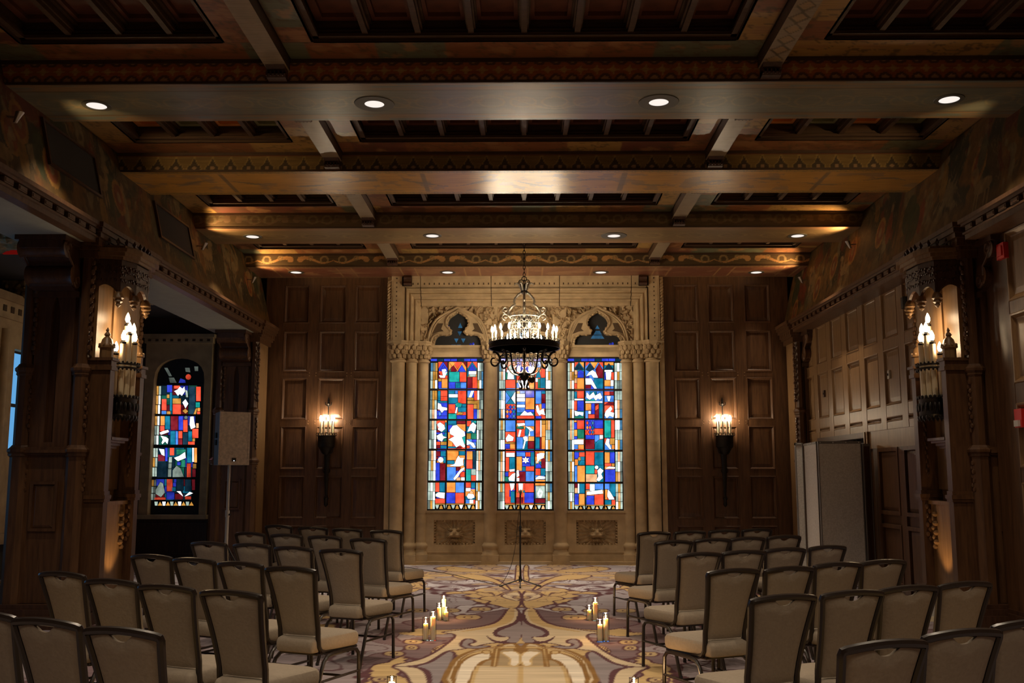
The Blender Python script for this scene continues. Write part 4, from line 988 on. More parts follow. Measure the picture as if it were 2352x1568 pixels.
WL_ = '''R 184,122,222,122,184,180;r 230,122,268,122,268,180;B 205,200,228,150,262,205,250,220;W 215,190,250,185,262,215,240,265,200,262,190,240,225,245;t 246,205,268,240;O 215,275,268,355;Y 184,272,210,295;B 184,300,211,355;r 184,225,198,265
O 280,122,345,122,312,165;R 318,122,400,122,355,185;r 405,122,436,122,436,170;r 290,190,318,150,350,200,340,208,300,208;B 360,205,395,150,430,208;t 282,212,372,300;R 378,215,435,300;B 278,304,335,356;T 340,310,380,356;b 384,308,436,356;G 277,205,300,170,296,210
R 446,122,485,122,446,180;R 492,122,532,122,532,180;B 455,200,488,140,524,200;W 458,205,525,232;g 465,235,520,253;R 492,258,532,356;r 446,260,488,356;T 445,205,455,252
T 180,382,202,468;R 206,382,264,430;R 206,434,264,470;T 178,474,262,487;W 180,490,205,500,215,525,262,535,262,555,235,556,215,578,195,550,178,548;B 172,560,262,605;b 185,575,205,572,208,600,190,605;B 172,609,262,636
T 276,382,330,408;W 280,412,358,440;b 335,382,358,408;R 362,382,434,495;T 276,445,358,494;R 276,503,335,582;t 335,500,360,487,395,497,390,525,350,530;W 346,530,358,530,347,584,334,582;T 362,530,432,570;Y 350,586,375,572,408,580,390,600;t 276,588,345,638;B 350,602,432,638;T 398,500,432,526
b 446,382,478,440;W 480,382,505,382,482,440,457,440;Y 446,444,502,466;R 507,382,532,466;Y 446,471,532,498;R 446,505,498,640;Y 502,502,530,542;B 502,547,530,640
R 168,652,242,680;W 175,680,200,665,235,690,245,720,215,750,180,730;R 172,690,200,712,178,725;r 170,734,200,753;T 246,668,262,750;B 168,757,240,770;W 170,785,215,760,225,790,262,800,230,810,215,838,175,815;T 243,755,262,792;R 168,840,200,868;Y 205,840,262,868;G 230,812,262,836;r 168,872,200,898;T 204,876,262,898
T 272,652,345,680;r 350,652,428,678;O 352,683,428,745;B 272,690,310,750;W 285,735,315,695,350,690,380,720,420,750,425,785,395,800,425,880,415,895,380,870,345,890,310,840,275,820,330,790,290,770;O 272,755,290,808;O 272,826,310,880;T 272,884,345,898;r 350,886,390,898;t 402,790,430,860;B 430,748,405,748,430,785
R 442,652,478,700;W 470,690,495,665,525,690,520,720,505,760,480,740,445,750;t 500,652,525,668;T 442,704,470,735;Y 440,765,475,815;G 480,765,525,815;W 440,820,470,840,500,850,520,890,500,895,470,860,440,870;R 440,875,465,898;B 488,820,525,842
r 165,925,200,970;T 205,925,250,970;W 205,1002,25;Y 205,1002,14;B 160,1030,195,1188;r 200,1035,246,1188;r 163,975,182,995;T 230,975,250,1030
O 266,925,365,1004;T 370,925,424,960;W 285,1055,330,1040,350,990,365,965,380,985,415,985,405,1010,410,1050,375,1060,330,1060;T 264,1010,328,1040;T 416,1000,428,1062;b 262,1068,340,1188;r 346,1068,382,1098;W 385,1085,420,1070,410,1095,380,1120,365,1150,330,1185,320,1170,350,1130;R 380,1110,420,1155;P 345,1160,385,1188;W 390,1160,420,1188
O 440,925,490,1000;R 438,1004,490,1080;N 494,925,522,1080;t 434,1088,475,1190;g 480,1088,520,1138;R 480,1142,520,1190
R 158,1207,192,1290;T 196,1207,242,1290;W 160,1310,185,1295,242,1298,238,1350,200,1345,160,1330;R 156,1352,242,1392
O 260,1207,336,1292;b 340,1207,414,1296;B 256,1300,334,1392;R 338,1300,414,1392
R 432,1207,476,1250;T 480,1207,514,1256;W 432,1256,474,1285;P 480,1298,16;W 440,1330,455,1305,500,1312,510,1340,480,1355,450,1350;b 430,1360,460,1394;W 464,1362,498,1394;R 501,1362,514,1394'''
WM_ = '''R 790,122,876,150;g 800,190,835,145,872,190;W 800,195,870,214;W 810,218,860,218,865,276,805,276;R 790,283,876,356;G 790,220,804,278
B 890,122,930,205;R 935,122,1000,160;W 895,290,985,285,1000,356,920,356;O 1002,250,1045,356;b 890,310,914,356;R 890,210,930,282;W 1005,165,1045,244;B 935,165,1000,220;P 935,225,1000,280
T 1060,262,1085,175,1106,262;R 1110,180,1145,262;O 1110,122,1145,174;b 1060,122,1105,170;T 1102,266,1145,356;W 1060,268,1078,300;G 1082,275,1098,356;R 1060,305,1078,356
T 790,385,876,385,835,445;b 790,390,832,448,790,500;W 876,390,876,500,840,448;T 795,500,835,452,872,500
O 892,385,915,405;b 920,385,962,403;W 892,408,962,440;B 968,385,1046,440;W 892,446,962,478;b 892,482,962,503;W 892,507,962,530;b 892,534,962,575;O 970,446,1046,546;B 966,551,1046,575;W 920,602,960,560,985,580,1015,572,1040,602;R 892,607,1046,632
b 1060,385,1110,497;r 1115,411,1146,490;T 1115,385,1146,407;R 1060,503,1090,540;B 1115,495,1146,540;W 1062,520,1080,510,1095,560,1130,540,1144,600,1110,590,1095,605,1070,570;B 1060,610,1110,632;R 1114,610,1146,632
b 790,648,876,746;R 788,752,876,840;W 790,810,815,770,845,790,862,800,855,830,800,838;Y 786,845,872,856;B 786,861,826,902;O 830,861,872,902
R 890,648,960,668;W 892,675,960,672,965,690,905,702;G 892,704,950,721;R 892,726,960,795;b 965,648,1046,698;W 968,700,1010,710,1042,740,1005,745,1010,785,995,790,1005,735;T 968,712,994,780;b 890,800,944,902;W 900,795,915,730,932,735,917,795;W 945,800,965,790,985,795,990,830,970,835,955,902,942,902,958,830;r 990,838,1045,902;O 995,792,1045,832
R 1060,648,1098,795;W 1102,648,1112,795;Y 1116,648,1146,680;O 1116,685,1146,790;T 1058,800,1094,902;O 1114,795,1144,905;r 1098,800,1110,905
W 795,940,870,975;T 825,980,872,1085;R 790,982,820,1105;W 822,1090,872,1085,868,1105,828,1108;B 786,1115,812,1150;R 816,1112,870,1152;W 815,1165,850,1130,875,1120,870,1195,820,1190;G 785,1155,812,1195
b 890,935,965,970;O 888,975,935,1100;R 970,935,1012,972;T 1016,935,1046,1052;B 940,1038,1010,1060;T 940,1065,968,1100;R 972,1062,1044,1102;W 888,1100,905,1092,912,1145,888,1162;r 915,1110,968,1195;b 972,1108,1044,1195;W 888,1166,912,1195;W 970,972,978,990,1000,988,987,1005,1000,1022,978,1020,970,1036,962,1020,940,1022,953,1005,940,988,962,990;Y 970,1005,16
R 1060,935,1085,970;W 1070,950,1110,940,1140,945,1130,985,1095,1000,1075,1030;r 1112,992,1146,1075;B 1060,1075,1065,1045,1090,1035,1108,1055,1110,1075;P 1060,1008,1086,1034;R 1060,1082,1102,1140;T 1106,1082,1146,1140;W 1060,1165,1090,1145,1144,1155,1144,1172,1060,1178;O 1060,1182,1144,1197
R 784,1215,822,1388;W 826,1215,870,1215,862,1260,840,1282;T 836,1287,870,1388
R 886,1215,902,1292;W 905,1215,945,1215,942,1270,910,1296;r 886,1345,945,1388;R 965,1215,1042,1292;B 960,1298,1042,1388;T 948,1280,962,1295;R 890,1300,945,1340
O 1056,1212,1144,1232;g 1060,1238,1142,1238,1144,1345,1062,1345;W 1075,1300,1100,1255,1125,1290,1110,1345,1080,1345;r 1056,1352,1144,1390'''
WR_ = '''R 1412,125,1445,125,1412,170;O 1455,125,1492,125,1492,175;N 1410,190,1448,135,1490,190;P 1412,196,1432,236;B 1438,262,1440,210,1465,195,1492,210,1492,262;Y 1410,241,1434,264;O 1434,268,1494,360;R 1410,315,1430,360;P 1410,268,1430,311
R 1510,125,1545,125,1512,160;O 1552,125,1620,125,1588,180;R 1625,125,1665,125,1665,170;N 1512,190,1548,135,1585,185,1550,210;r 1600,190,1630,140,1665,195,1665,265,1620,265;W 1540,215,1570,195,1600,215,1620,262,1580,262,1560,235,1515,250;B 1512,250,1540,266;T 1585,270,1665,360;W 1508,270,1560,270,1578,300,1610,360,1590,362,1560,325,1510,325;r 1508,330,1555,360
O 1680,125,1760,150;N 1680,190,1718,135,1758,190;W 1680,194,1750,210;W 1690,213,1740,213,1735,281,1696,281;B 1680,215,1689,281;R 1742,215,1762,281;O 1680,286,1732,338;W 1736,286,1760,338;b 1680,343,1732,362;b 1736,343,1760,362
T 1410,388,1430,450;R 1434,388,1492,447;W 1410,453,1490,466;R 1408,475,1430,555;B 1436,472,1492,560;W 1410,560,1440,570,1490,575,1485,608,1455,595,1430,608,1415,605;G 1410,613,1492,628
b 1510,388,1545,430;b 1610,388,1665,418;T 1550,388,1605,440;W 1520,395,1545,425,1580,392,1595,425,1640,400,1660,440,1640,460,1620,450,1600,468,1580,440,1545,462,1515,440;t 1510,460,1600,471;W 1508,476,1660,489;O 1510,496,1558,556;B 1562,496,1590,590;r 1595,496,1628,628;T 1632,496,1662,628;b 1508,561,1530,628;W 1535,563,1556,588;R 1535,594,1590,628;R 1597,520,1626,500,1626,540,1597,560
R 1680,388,1725,420;r 1730,388,1762,420;b 1680,425,1762,480;W 1700,430,1735,430,1725,475,1712,475;r 1680,508,1715,485,1762,490,1762,508;R 1680,513,1762,580;W 1735,520,1750,545,1730,570,1765,580,1760,620,1725,605,1700,628,1680,600,1690,565
O 1408,648,1428,662;B 1408,668,1430,726;R 1434,648,1494,724;G 1438,730,1494,810;O 1408,732,1433,788;W 1408,820,1490,862;b 1408,868,1440,905;O 1444,868,1492,905;B 1408,792,1433,815
B 1592,648,1665,717;R 1590,722,1665,774;B 1510,780,1588,816;b 1592,780,1630,838;W 1636,780,1665,812;r 1508,822,1588,905;T 1592,905,1595,860,1625,825,1665,818,1665,905
t 1680,648,1735,802;R 1740,648,1768,802;W 1685,860,1700,810,1725,815,1720,850,1740,905,1725,905,1705,880;Y 1730,808,1770,864;O 1745,869,1770,905;R 1680,808,1695,852
B 1410,935,1448,992;R 1452,935,1500,972;O 1412,998,1440,1050;Y 1440,985,1460,975,1465,1005,1445,1010;T 1446,1050,1465,1008,1500,1010,1500,1050;b 1412,1058,1432,1200;O 1436,1056,1502,1200
R 1512,935,1585,1048;T 1592,935,1668,1048;t 1512,1055,1588,1126;W 1608,1070,16;W 1615,1100,1640,1075,1670,1100,1650,1130,1665,1165,1630,1195,1605,1185,1625,1150;R 1592,1090,1612,1126;P 1512,1132,1612,1200
O 1682,935,1725,1030;B 1730,935,1770,1030;R 1680,1035,1740,1058;Y 1745,1035,1770,1058;W 1690,1080,1720,1062,1775,1068,1772,1082;B 1685,1090,1775,1200
r 1412,1217,1436,1250;P 1412,1255,1436,1302;T 1456,1217,1500,1302;W 1440,1217,1452,1302;B 1412,1310,1445,1405;O 1450,1310,1500,1405
R 1512,1217,1545,1268;W 1548,1222,1590,1280;b 1594,1217,1668,1268;W 1520,1290,1560,1285,1660,1272,1665,1305,1520,1318;B 1518,1325,1585,1405;R 1590,1315,1670,1405
b 1682,1217,1725,1265;T 1730,1217,1778,1330;W 1710,1270,1730,1290,1770,1358,1720,1360,1705,1330;O 1685,1270,1704,1358;T 1685,1365,1740,1405;R 1745,1365,1775,1405'''
WA_ = '''R 410,285,22;B 335,330,350,295,385,310,390,330;s 225,215,250,215,285,280,262,280;s 385,215,420,215,425,250,390,245;s 455,205,485,205,485,240,460,240;s 260,290,300,290,320,330,270,330
B 247,345,285,402;R 300,352,345,374;W 300,395,330,380,345,360,365,375,380,358,385,395,360,430,345,415,330,430,310,400;g 388,385,402,390,408,440,392,440;T 268,405,285,545;Y 245,420,264,446;R 206,455,242,540;b 205,545,240,571;Y 245,549,272,571;Y 290,450,352,490;R 290,494,352,571;W 365,480,388,455,410,490,388,525;Y 365,545,388,528,408,548,388,566;R 470,360,504,470;t 466,480,497,518;Y 450,570,468,525,478,525,468,570;O 480,522,500,546;R 477,550,500,572;N 415,360,462,570
O 197,585,228,655;R 195,660,226,700;T 232,585,268,685;r 275,585,330,692;B 335,585,368,692;s 392,596,13;R 371,614,403,706;W 425,590,450,588,455,630,465,670,430,685,420,650;R 440,682,486,752;T 272,700,308,803;b 312,700,330,803;R 335,700,363,755;r 333,760,363,803;N 368,712,406,803;W 190,712,215,700,255,690,262,706,230,718,200,728;W 198,735,240,745,258,760,250,800,232,778,212,800,205,790,215,765;Y 441,756,460,778;R 408,781,458,803;T 410,702,437,775;P 470,640,488,675
r 178,880,228,930;W 185,835,225,840,228,890,205,880;B 233,828,250,930;R 268,828,300,885;g 262,900,285,898,283,940,260,940;g 259,945,282,945,280,985,257,985;g 256,990,280,990,278,1050,254,1050;G 320,840,390,880;W 300,905,340,890,385,860,390,905,330,930;B 325,935,350,960;G 355,920,385,975;N 170,938,245,1055;g 290,1000,320,965,350,985,375,1050,290,1052;T 400,828,435,940;R 398,948,428,1052;W 440,828,452,935;O 456,828,475,940;Y 445,950,470,985;r 440,990,465,1050
g 160,1150,195,1090,215,1100,230,1170,200,1205,160,1180;R 245,1068,288,1160;B 292,1095,315,1125;T 282,1130,312,1160;B 242,1168,302,1222;r 308,1180,368,1222;W 320,1160,350,1160,370,1200,345,1180;W 380,1200,420,1165,445,1175,400,1195;N 320,1068,372,1152;N 385,1070,430,1160;r 438,1070,460,1150;R 150,1208,235,1225;R 385,1200,430,1222'''
fixg = lambda s: s.replace('\n', ';')
CAME = {}
def pane(pts, colour, parent, Y, layer, px, dim=False, name='glass_piece'):
    P = [aty(*px(p), Y) for p in pts]
    if layer >= 0:      # lead came around the piece
        g = .0062; n = len(P); Q = []
        cxm = sum(p.x for p in P)/n; czm = sum(p.z for p in P)/n
        A = sum(P[i].x*P[(i+1) % n].z - P[(i+1) % n].x*P[i].z for i in range(n))
        for i in range(n):
            a, b, c = P[i-1], P[i], P[(i+1) % n]
            e1 = Vector((b.x-a.x, b.z-a.z)).normalized(); e2 = Vector((c.x-b.x, c.z-b.z)).normalized()
            n1 = Vector((e1.y, -e1.x)); n2 = Vector((e2.y, -e2.x)); q = n1+n2; L = q.length
            q = q/L*min(2.0, 2/max(L, .5)) if L > 1e-6 else n1
            if A < 0: q = -q
            Q.append((b.x+q.x*g, b.z+q.y*g))
        CAME.setdefault(parent.name, MB()).prism(Q, 'y', Y-.0030-.0035*layer, Y-.0008-.0035*layer)
    m = MB(); y0 = Y - .004 - .0035*layer
    m.prism([(p.x, p.z) for p in P], 'y', y0, y0+.003)
    return m.build(name, ('dimglass_' if dim else 'glass_')+colour, parent)
def lerp(a, b, t): return a+(b-a)*t
c6 = lambda p: (960+.2551*p[0], 800+.2551*p[1])
c8 = lambda p: (310+.29970*p[0], 780+.29974*p[1])
spec = [(WL_, (110,597), (80,578), (182,535), (155,515), [120,370,641,911,1198,1452], [(272,440),(269,438),(264,432),(256,428),(250,422)]),
        (WM_, (727,1220), (715,1212), (788,1147), (782,1145), [120,372,638,918,1206,1455], [(882,1050),(884,1051),(882,1050),(880,1050),(878,1048)]),
        (WR_, (1342,1842), (1345,1850), (1408,1764), (1410,1778), [122,374,636,920,1208,1462], [(1501,1672),(1501,1672),(1501,1673),(1505,1676),(1506,1677)])]
for wi, (txt, to, bo_, ti, bi, bars, cl) in enumerate(spec):
    a, b = wins[wi]
    w = thing('window_%d' % (wi+1), None, None, ((a+b)/2, YG, wz0), kind='structure')
    m = MB(); m.box(a, b, YG+.004, YG+.02, wz0, wz1); m.build('leading', 'lead', w)
    m = MB(); m.frame(a-.005, b+.005, wz0-.0, wz1+.004, .026, YG-.05, YG); m.build('window_frame', 'lead', w)
    for i, y in enumerate(bars[1:-1]):
        q = aty(*c6((to[0], y)), YG).z; m = MB(); m.box(a+.01, b-.01, YG-.026, YG, q-.013, q+.013); m.build('saddle_bar', 'lead', w)
    for i, cc in enumerate(cl):
        for c in cc:
            z1_, z0_ = aty(*c6((c, bars[i])), YG), aty(*c6((c, bars[i+1])), YG); m = MB(); m.box(z1_.x-.009, z1_.x+.009, YG-.018, YG, z0_.z, z1_.z); m.build('mullion_bar', 'lead', w)
    for colour, pts, ly in parse(fixg(txt)): pane(pts, colour, w, YG, ly, c6)
    rf = random.Random(40+wi)
    for r in range(5):      # ground glass behind the figures
        xs_ = [lerp(ti[0], bi[0], r/5)] + list(cl[r]) + [lerp(ti[1], bi[1], r/5)]
        for k in range(3):
            for j in range(3):
                y0_, y1_ = lerp(bars[r]+7, bars[r+1]-7, j/3), lerp(bars[r]+7, bars[r+1]-7, (j+1)/3)
                if r == 4: y1_ = lerp(bars[r]+7, bars[r+1]-60, (j+1)/3); y0_ = lerp(bars[r]+7, bars[r+1]-60, j/3)
                pane([(xs_[k]+6, y0_), (xs_[k+1]-6, y0_), (xs_[k+1]-6, y1_), (xs_[k]+6, y1_)], rf.choice('RTBbOTRB'), w, YG, -1, c6)
    rn = random.Random(5+wi); yt, yb = bars[0], bars[-1]
    f = lambda y: (y-yt)/(yb-yt)
    # diamond quarries
    for (dx0, dy0, nx, ny, rx, ry) in (((790, 508, 3, 3, 29, 41),) if wi == 1 else ((1512, 650, 3, 3, 24.5, 41.5),) if wi == 2 else ()):
        for i in range(nx):
            for j in range(ny):
                cx, cy = dx0+rx*(i+.5), dy0+ry*(j+.5)
                pane([(cx, cy-ry*.44), (cx+rx*.44, cy), (cx, cy+ry*.44), (cx-rx*.44, cy)], 'RTBODR'[(i*2+j*3) % 6], w, YG, 1, c6)
    # borders: three strips each side, small quarries
    for r in range(5):
        y0, y1 = bars[r]+8, bars[r+1]-8
        if r == 4: y1 += 4
        for k in range(3):
            for j in range(3):
                ya, yb_ = lerp(y0, y1, j/3)+2, lerp(y0, y1, (j+1)/3)-2; t = f((ya+yb_)/2)
                for (o0, o1, i0, i1, sg) in ((to[0], bo_[0], ti[0], bi[0], 0), (ti[1], bi[1], to[1], bo_[1], 1)):
                    L, Rr = lerp(o0, o1, t)+6, lerp(i0, i1, t)-3
                    if sg: L, Rr = lerp(o0, o1, t)+4, lerp(i0, i1, t)-6
                    xa_, xb_ = lerp(L, Rr, k/3)+1.5, lerp(L, Rr, (k+1)/3)-1.5
                    kk = k if sg == 0 else 2-k
                    pane([(xa_, ya), (xb_, ya), (xb_, yb_), (xa_, yb_)], rn.choice(('gsggD', 'YsWYPg', 'WgWYg')[kk]), w, YG, 0, c6)
    # blue strip at the head, tongues and bells at the foot
    for j in range(8):
        xa_, xb_ = lerp(to[0]+4, to[1]-4, j/8)+2, lerp(to[0]+4, to[1]-4, (j+1)/8)-2
        pane([(xa_, 92), (xb_, 92), (xb_, 114), (xa_, 114)], 'BNBBNBBN'[j], w, YG, 0, c6)
    n = 10; yq = bars[-1]-46
    pane([(bi[0]+2, yq-9), (bi[1]-2, yq-9), (bi[1]-2, yq-2), (bi[0]+2, yq-2)], 'Y', w, YG, 0, c6)
    for j in range(n):
        xa_, xb_ = lerp(bi[0], bi[1], j/n), lerp(bi[0], bi[1], (j+1)/n); xm = (xa_+xb_)/2; q = (xb_-xa_)
        if j % 2 == 0: pane([(xa_+1, yq+2), (xb_-1, yq+2), (xb_-q*.25, yq+28), (xm, yq+38), (xa_+q*.25, yq+28)], rn.choice('Wgg'), w, YG, 0, c6)
        else: pane([(xm, yq+3), (xm+q*.28, yq+16), (xb_-2, yq+38), (xa_+2, yq+38), (xm-q*.28, yq+16)], rn.choice('YYP'), w, YG, 0, c6)
    CAME[w.name].build('lead_cames', 'lead', w)['kind'] = 'stuff'
    # dark tracery light over the transom with its blue triangles
    cx = acx[wi]
    m = MB(); m.prism([(cx+x*1.06, zt+z*1.04) for x, z in full(hi)], 'y', YS+.26, YS+.27); m.build('tracery_leading', 'lead', w)
    s = KT
    tri = [(30,290,370,0), (22,235,165,1), (-28,125,55,1), (78,125,55,1), (-70,30,5,1), (10,30,5,1)] if wi == 0 else [(0,270,330,0),(-25,180,240,0),(35,180,240,0),(5,240,180,1),(-70,120,170,0),(0,120,170,0),(70,120,170,0),(-35,170,120,1),(35,170,120,1)]
    for (x, zb_, ztp, dn) in tri:
        h = 34
        m = MB(); m.prism([(cx+(x-h)*s, zt+zb_*s), (cx+(x+h)*s, zt+zb_*s), (cx+x*s, zt+ztp*s)], 'y', YS+.252, YS+.258); m.build('tracery_glass', 'dimglass_D', w)
    for (x, z) in ((-155, 300), (230, 40), (190, 30)):
        m = MB(); m.ball((cx+x*s, YS+.257, zt+z*s), (.022, .003, .03), 6, 4); m.build('tracery_glass', 'dimglass_B', w)
# aisle window on the end wall, in its own stone arch
YA = 17.46
sa = thing('stone_arch_surround', 'dim stone arch around the stained glass window in the aisle', 'window surround', ((aty(335,765,17.3).x+aty(490,765,17.3).x)/2, 17.38, .8))
def a8(x, y, Y=17.36): return aty(x, y, Y)
xo0, xo1 = a8(336, 800).x, a8(488, 800).x; zo1 = a8(400, 768).z; zo0 = a8(400, 1182).z
xi0, xi1 = a8(352, 900).x, a8(468, 900).x; zs_ = a8(400, 872).z; za_ = a8(400, 822).z; xc_ = (xi0+xi1)/2
hw = (xi1-xi0)/2
arch = [(xi0, zo0), (xi0, (zo0+zs_)/2), (xi0, zs_)] + [(xc_-hw*math.cos(t*math.pi/12), zs_+(za_-zs_)*math.sin(t*math.pi/12)**.8) for t in range(1, 12)] + [(xi1, zs_), (xi1, (zo0+zs_)/2), (xi1, zo0)]
rect = [(xo0, zo0), (xo0, (zo0+zs_)/2), (xo0, zs_)] + [(xo0+(xo1-xo0)*max(0, min(1, (t-1.5)/9)), zo1 if 1.5 <= t <= 10.5 else lerp(zs_, zo1, .8)) for t in range(1, 12)] + [(xo1, zs_), (xo1, (zo0+zs_)/2), (xo1, zo0)]
m = MB(); n = len(arch); vv = [(p[0], 17.36, p[1]) for p in rect] + [(p[0], 17.36, p[1]) for p in arch] + [(p[0], 17.62, p[1]) for p in rect] + [(lerp(p[0], xc_, .06), 17.5, p[1]) for p in arch]
ff = []
for i in range(n-1): ff += [(i, i+1, n+i+1, n+i), (i, 2*n+i, 2*n+i+1, i+1), (n+i, n+i+1, 3*n+i+1, 3*n+i)]
m.add(vv, ff); m.build('arch_stone', 'stone', sa)
m = MB(); m.box(xo0-.05, xo1+.05, 17.28, 17.45, zo1-.06, zo1); m.box(xo0-.02, xo1+.02, 17.31, 17.45, zo1-.16, zo1-.06); m.build('arch_cornice', 'stone', sa)
m = MB()
for i in range(9): m.box(xo0+.05+i*(xo1-xo0)/9, xo0+.10+i*(xo1-xo0)/9, 17.295, 17.32, zo1-.13, zo1-.09)
m.build('hole_shade_chips', 'joint', sa)  # hole shade as dark chips on the cornice
m = MB(); m.box(xo0-.04, xo1+.04, 17.24, 17.6, zo0-.07, zo0); m.build('window_sill', 'stone', sa)
w4 = thing('window_4', None, None, (xc_, YA, zo0), kind='structure')
m = MB(); m.prism([(lerp(p[0], xc_, .03), p[1]) for p in arch], 'y', YA+.004, YA+.02); m.build('leading', 'lead', w4)
for y in (341, 577, 812, 1060):
    z = aty(*c8((300, y)), YA).z; m = MB(); m.box(xi0+.03, xi1-.03, YA-.025, YA, z-.015, z+.015); m.build('saddle_bar', 'lead', w4)
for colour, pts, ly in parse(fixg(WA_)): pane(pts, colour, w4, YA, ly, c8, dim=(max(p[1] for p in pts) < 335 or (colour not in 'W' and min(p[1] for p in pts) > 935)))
rf = random.Random(9)
for r, (y0, y1) in enumerate(((350, 572), (583, 806), (826, 1054), (1066, 1230))):
    off = ((y0+y1)/2-350)*-.062
    for k in range(4):
        for j in range(3):
            xa_, xb_ = 208+off+k*70, 208+off+(k+1)*70-5; ya, yb_ = lerp(y0, y1, j/3)+2, lerp(y0, y1, (j+1)/3)-2
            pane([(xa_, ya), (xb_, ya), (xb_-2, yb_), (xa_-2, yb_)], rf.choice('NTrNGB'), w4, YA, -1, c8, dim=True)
rn = random.Random(3)
for r, (y0, y1) in enumerate(((352, 570), (583, 805), (828, 1050), (1070, 1230))):
    for k in range(3):
        for j in range(3):
            ya, yb_ = lerp(y0, y1, j/3)+3, lerp(y0, y1, (j+1)/3)-3; off = ((ya+yb_)/2-350)*-.052
            L = 152+off+k*18; cchoice = ('gsgg', 'YsgY', 'WWWg')[k] if r < 3 else 'gsYs'
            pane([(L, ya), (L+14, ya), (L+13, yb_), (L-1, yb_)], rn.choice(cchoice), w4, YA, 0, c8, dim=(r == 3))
for j in range(10):
    xa_, xb_ = 148+j*30, 148+(j+1)*30; pane([(xa_+2, 1240), (xb_-2, 1240), (xb_-6, 1270), (xa_+6, 1270)] if j % 2 == 0 else [((xa_+xb_)/2, 1240), (xb_+2, 1270), (xa_-2, 1270)], 'gYWYgYWYgY'[j], w4, YA, 0, c8)
CAME[w4.name].build('lead_cames', 'lead', w4)['kind'] = 'stuff'
# aisle side window seen past the near pillar: a strip of daylight between stone jambs
so = thing('stone_side_surround', 'pale carved stone jamb of the aisle side window beyond the left pillar', 'window surround', (-7.6, 14.2, 0))
X5 = -7.6; YJ = 14.12
m = MB(); m.box(X5-.1, X5+.16, 12.3, YJ, .6, 3.75); so1 = m.build('jamb', 'stone', so)
m = MB()
for y in (12.6, 13.0, 13.4, 13.8): m.lathe([(.07, .7), (.07, 3.6)], 10, (X5+.17, y, 0))
m.build('colonnette', 'stone', so, True)
m = MB(); m.box(X5-.1, X5+.24, 12.4, 16.2, 4.0, 4.12); m.box(X5-.1, X5+.2, 12.4, 16.2, 3.75, 4.0); m.build('cornice', 'stone', so)
m = MB()
for i in range(16): m.box(X5+.195, X5+.21, 12.6+i*.21, 12.69+i*.21, 3.84, 3.93)
m.build('hole_shade_chips', 'joint', so)  # dark chips drawn for the shade in the cornice holes
m = MB(); m.box(X5-.1, X5+.16, 15.35, 15.9, .6, 3.75); m.box(X5-.1, X5+.16, YJ, 15.4, 3.35, 3.75); m.box(X5-.1, X5+.22, 12.6, 15.9, .55, .7); m.box(X5-.1, X5+.14, YJ, 15.4, .7, 1.80); m.build('far_jamb', 'stone', so)
w5 = thing('window_5', None, None, (X5, 14.95, .7), kind='structure')
for z0_, z1_ in ((1.85, 2.52), (2.57, 3.33)):
    m = MB(); m.box(X5+.0, X5+.01, YJ+.02, 15.33, z0_, z1_); m.build('pane', 'daylight_pane', w5)
m = MB()
for z in (1.80, 2.52, 3.32): m.box(X5-.01, X5+.03, YJ, 15.35, z, z+.05)
m.build('window_bar', 'lead', w5)

# added window out of view, its glowing panes light the aisle beam and header
w6 = thing('window_6', None, None, (X5, 9.6, .7), kind='structure')
for z0_, z1_ in ((.72, 1.55), (1.60, 2.43), (2.48, 3.33)):
    m = MB(); m.box(X5-.04, X5-.03, 8.6, 10.6, z0_, z1_); m.build('pane', 'daylight_pane', w6)
m = MB()
for z in (.66, 1.55, 2.43, 3.33): m.box(X5-.06, X5+.03, 8.55, 10.65, z, z+.05)
m.build('window_bar', 'lead', w6)
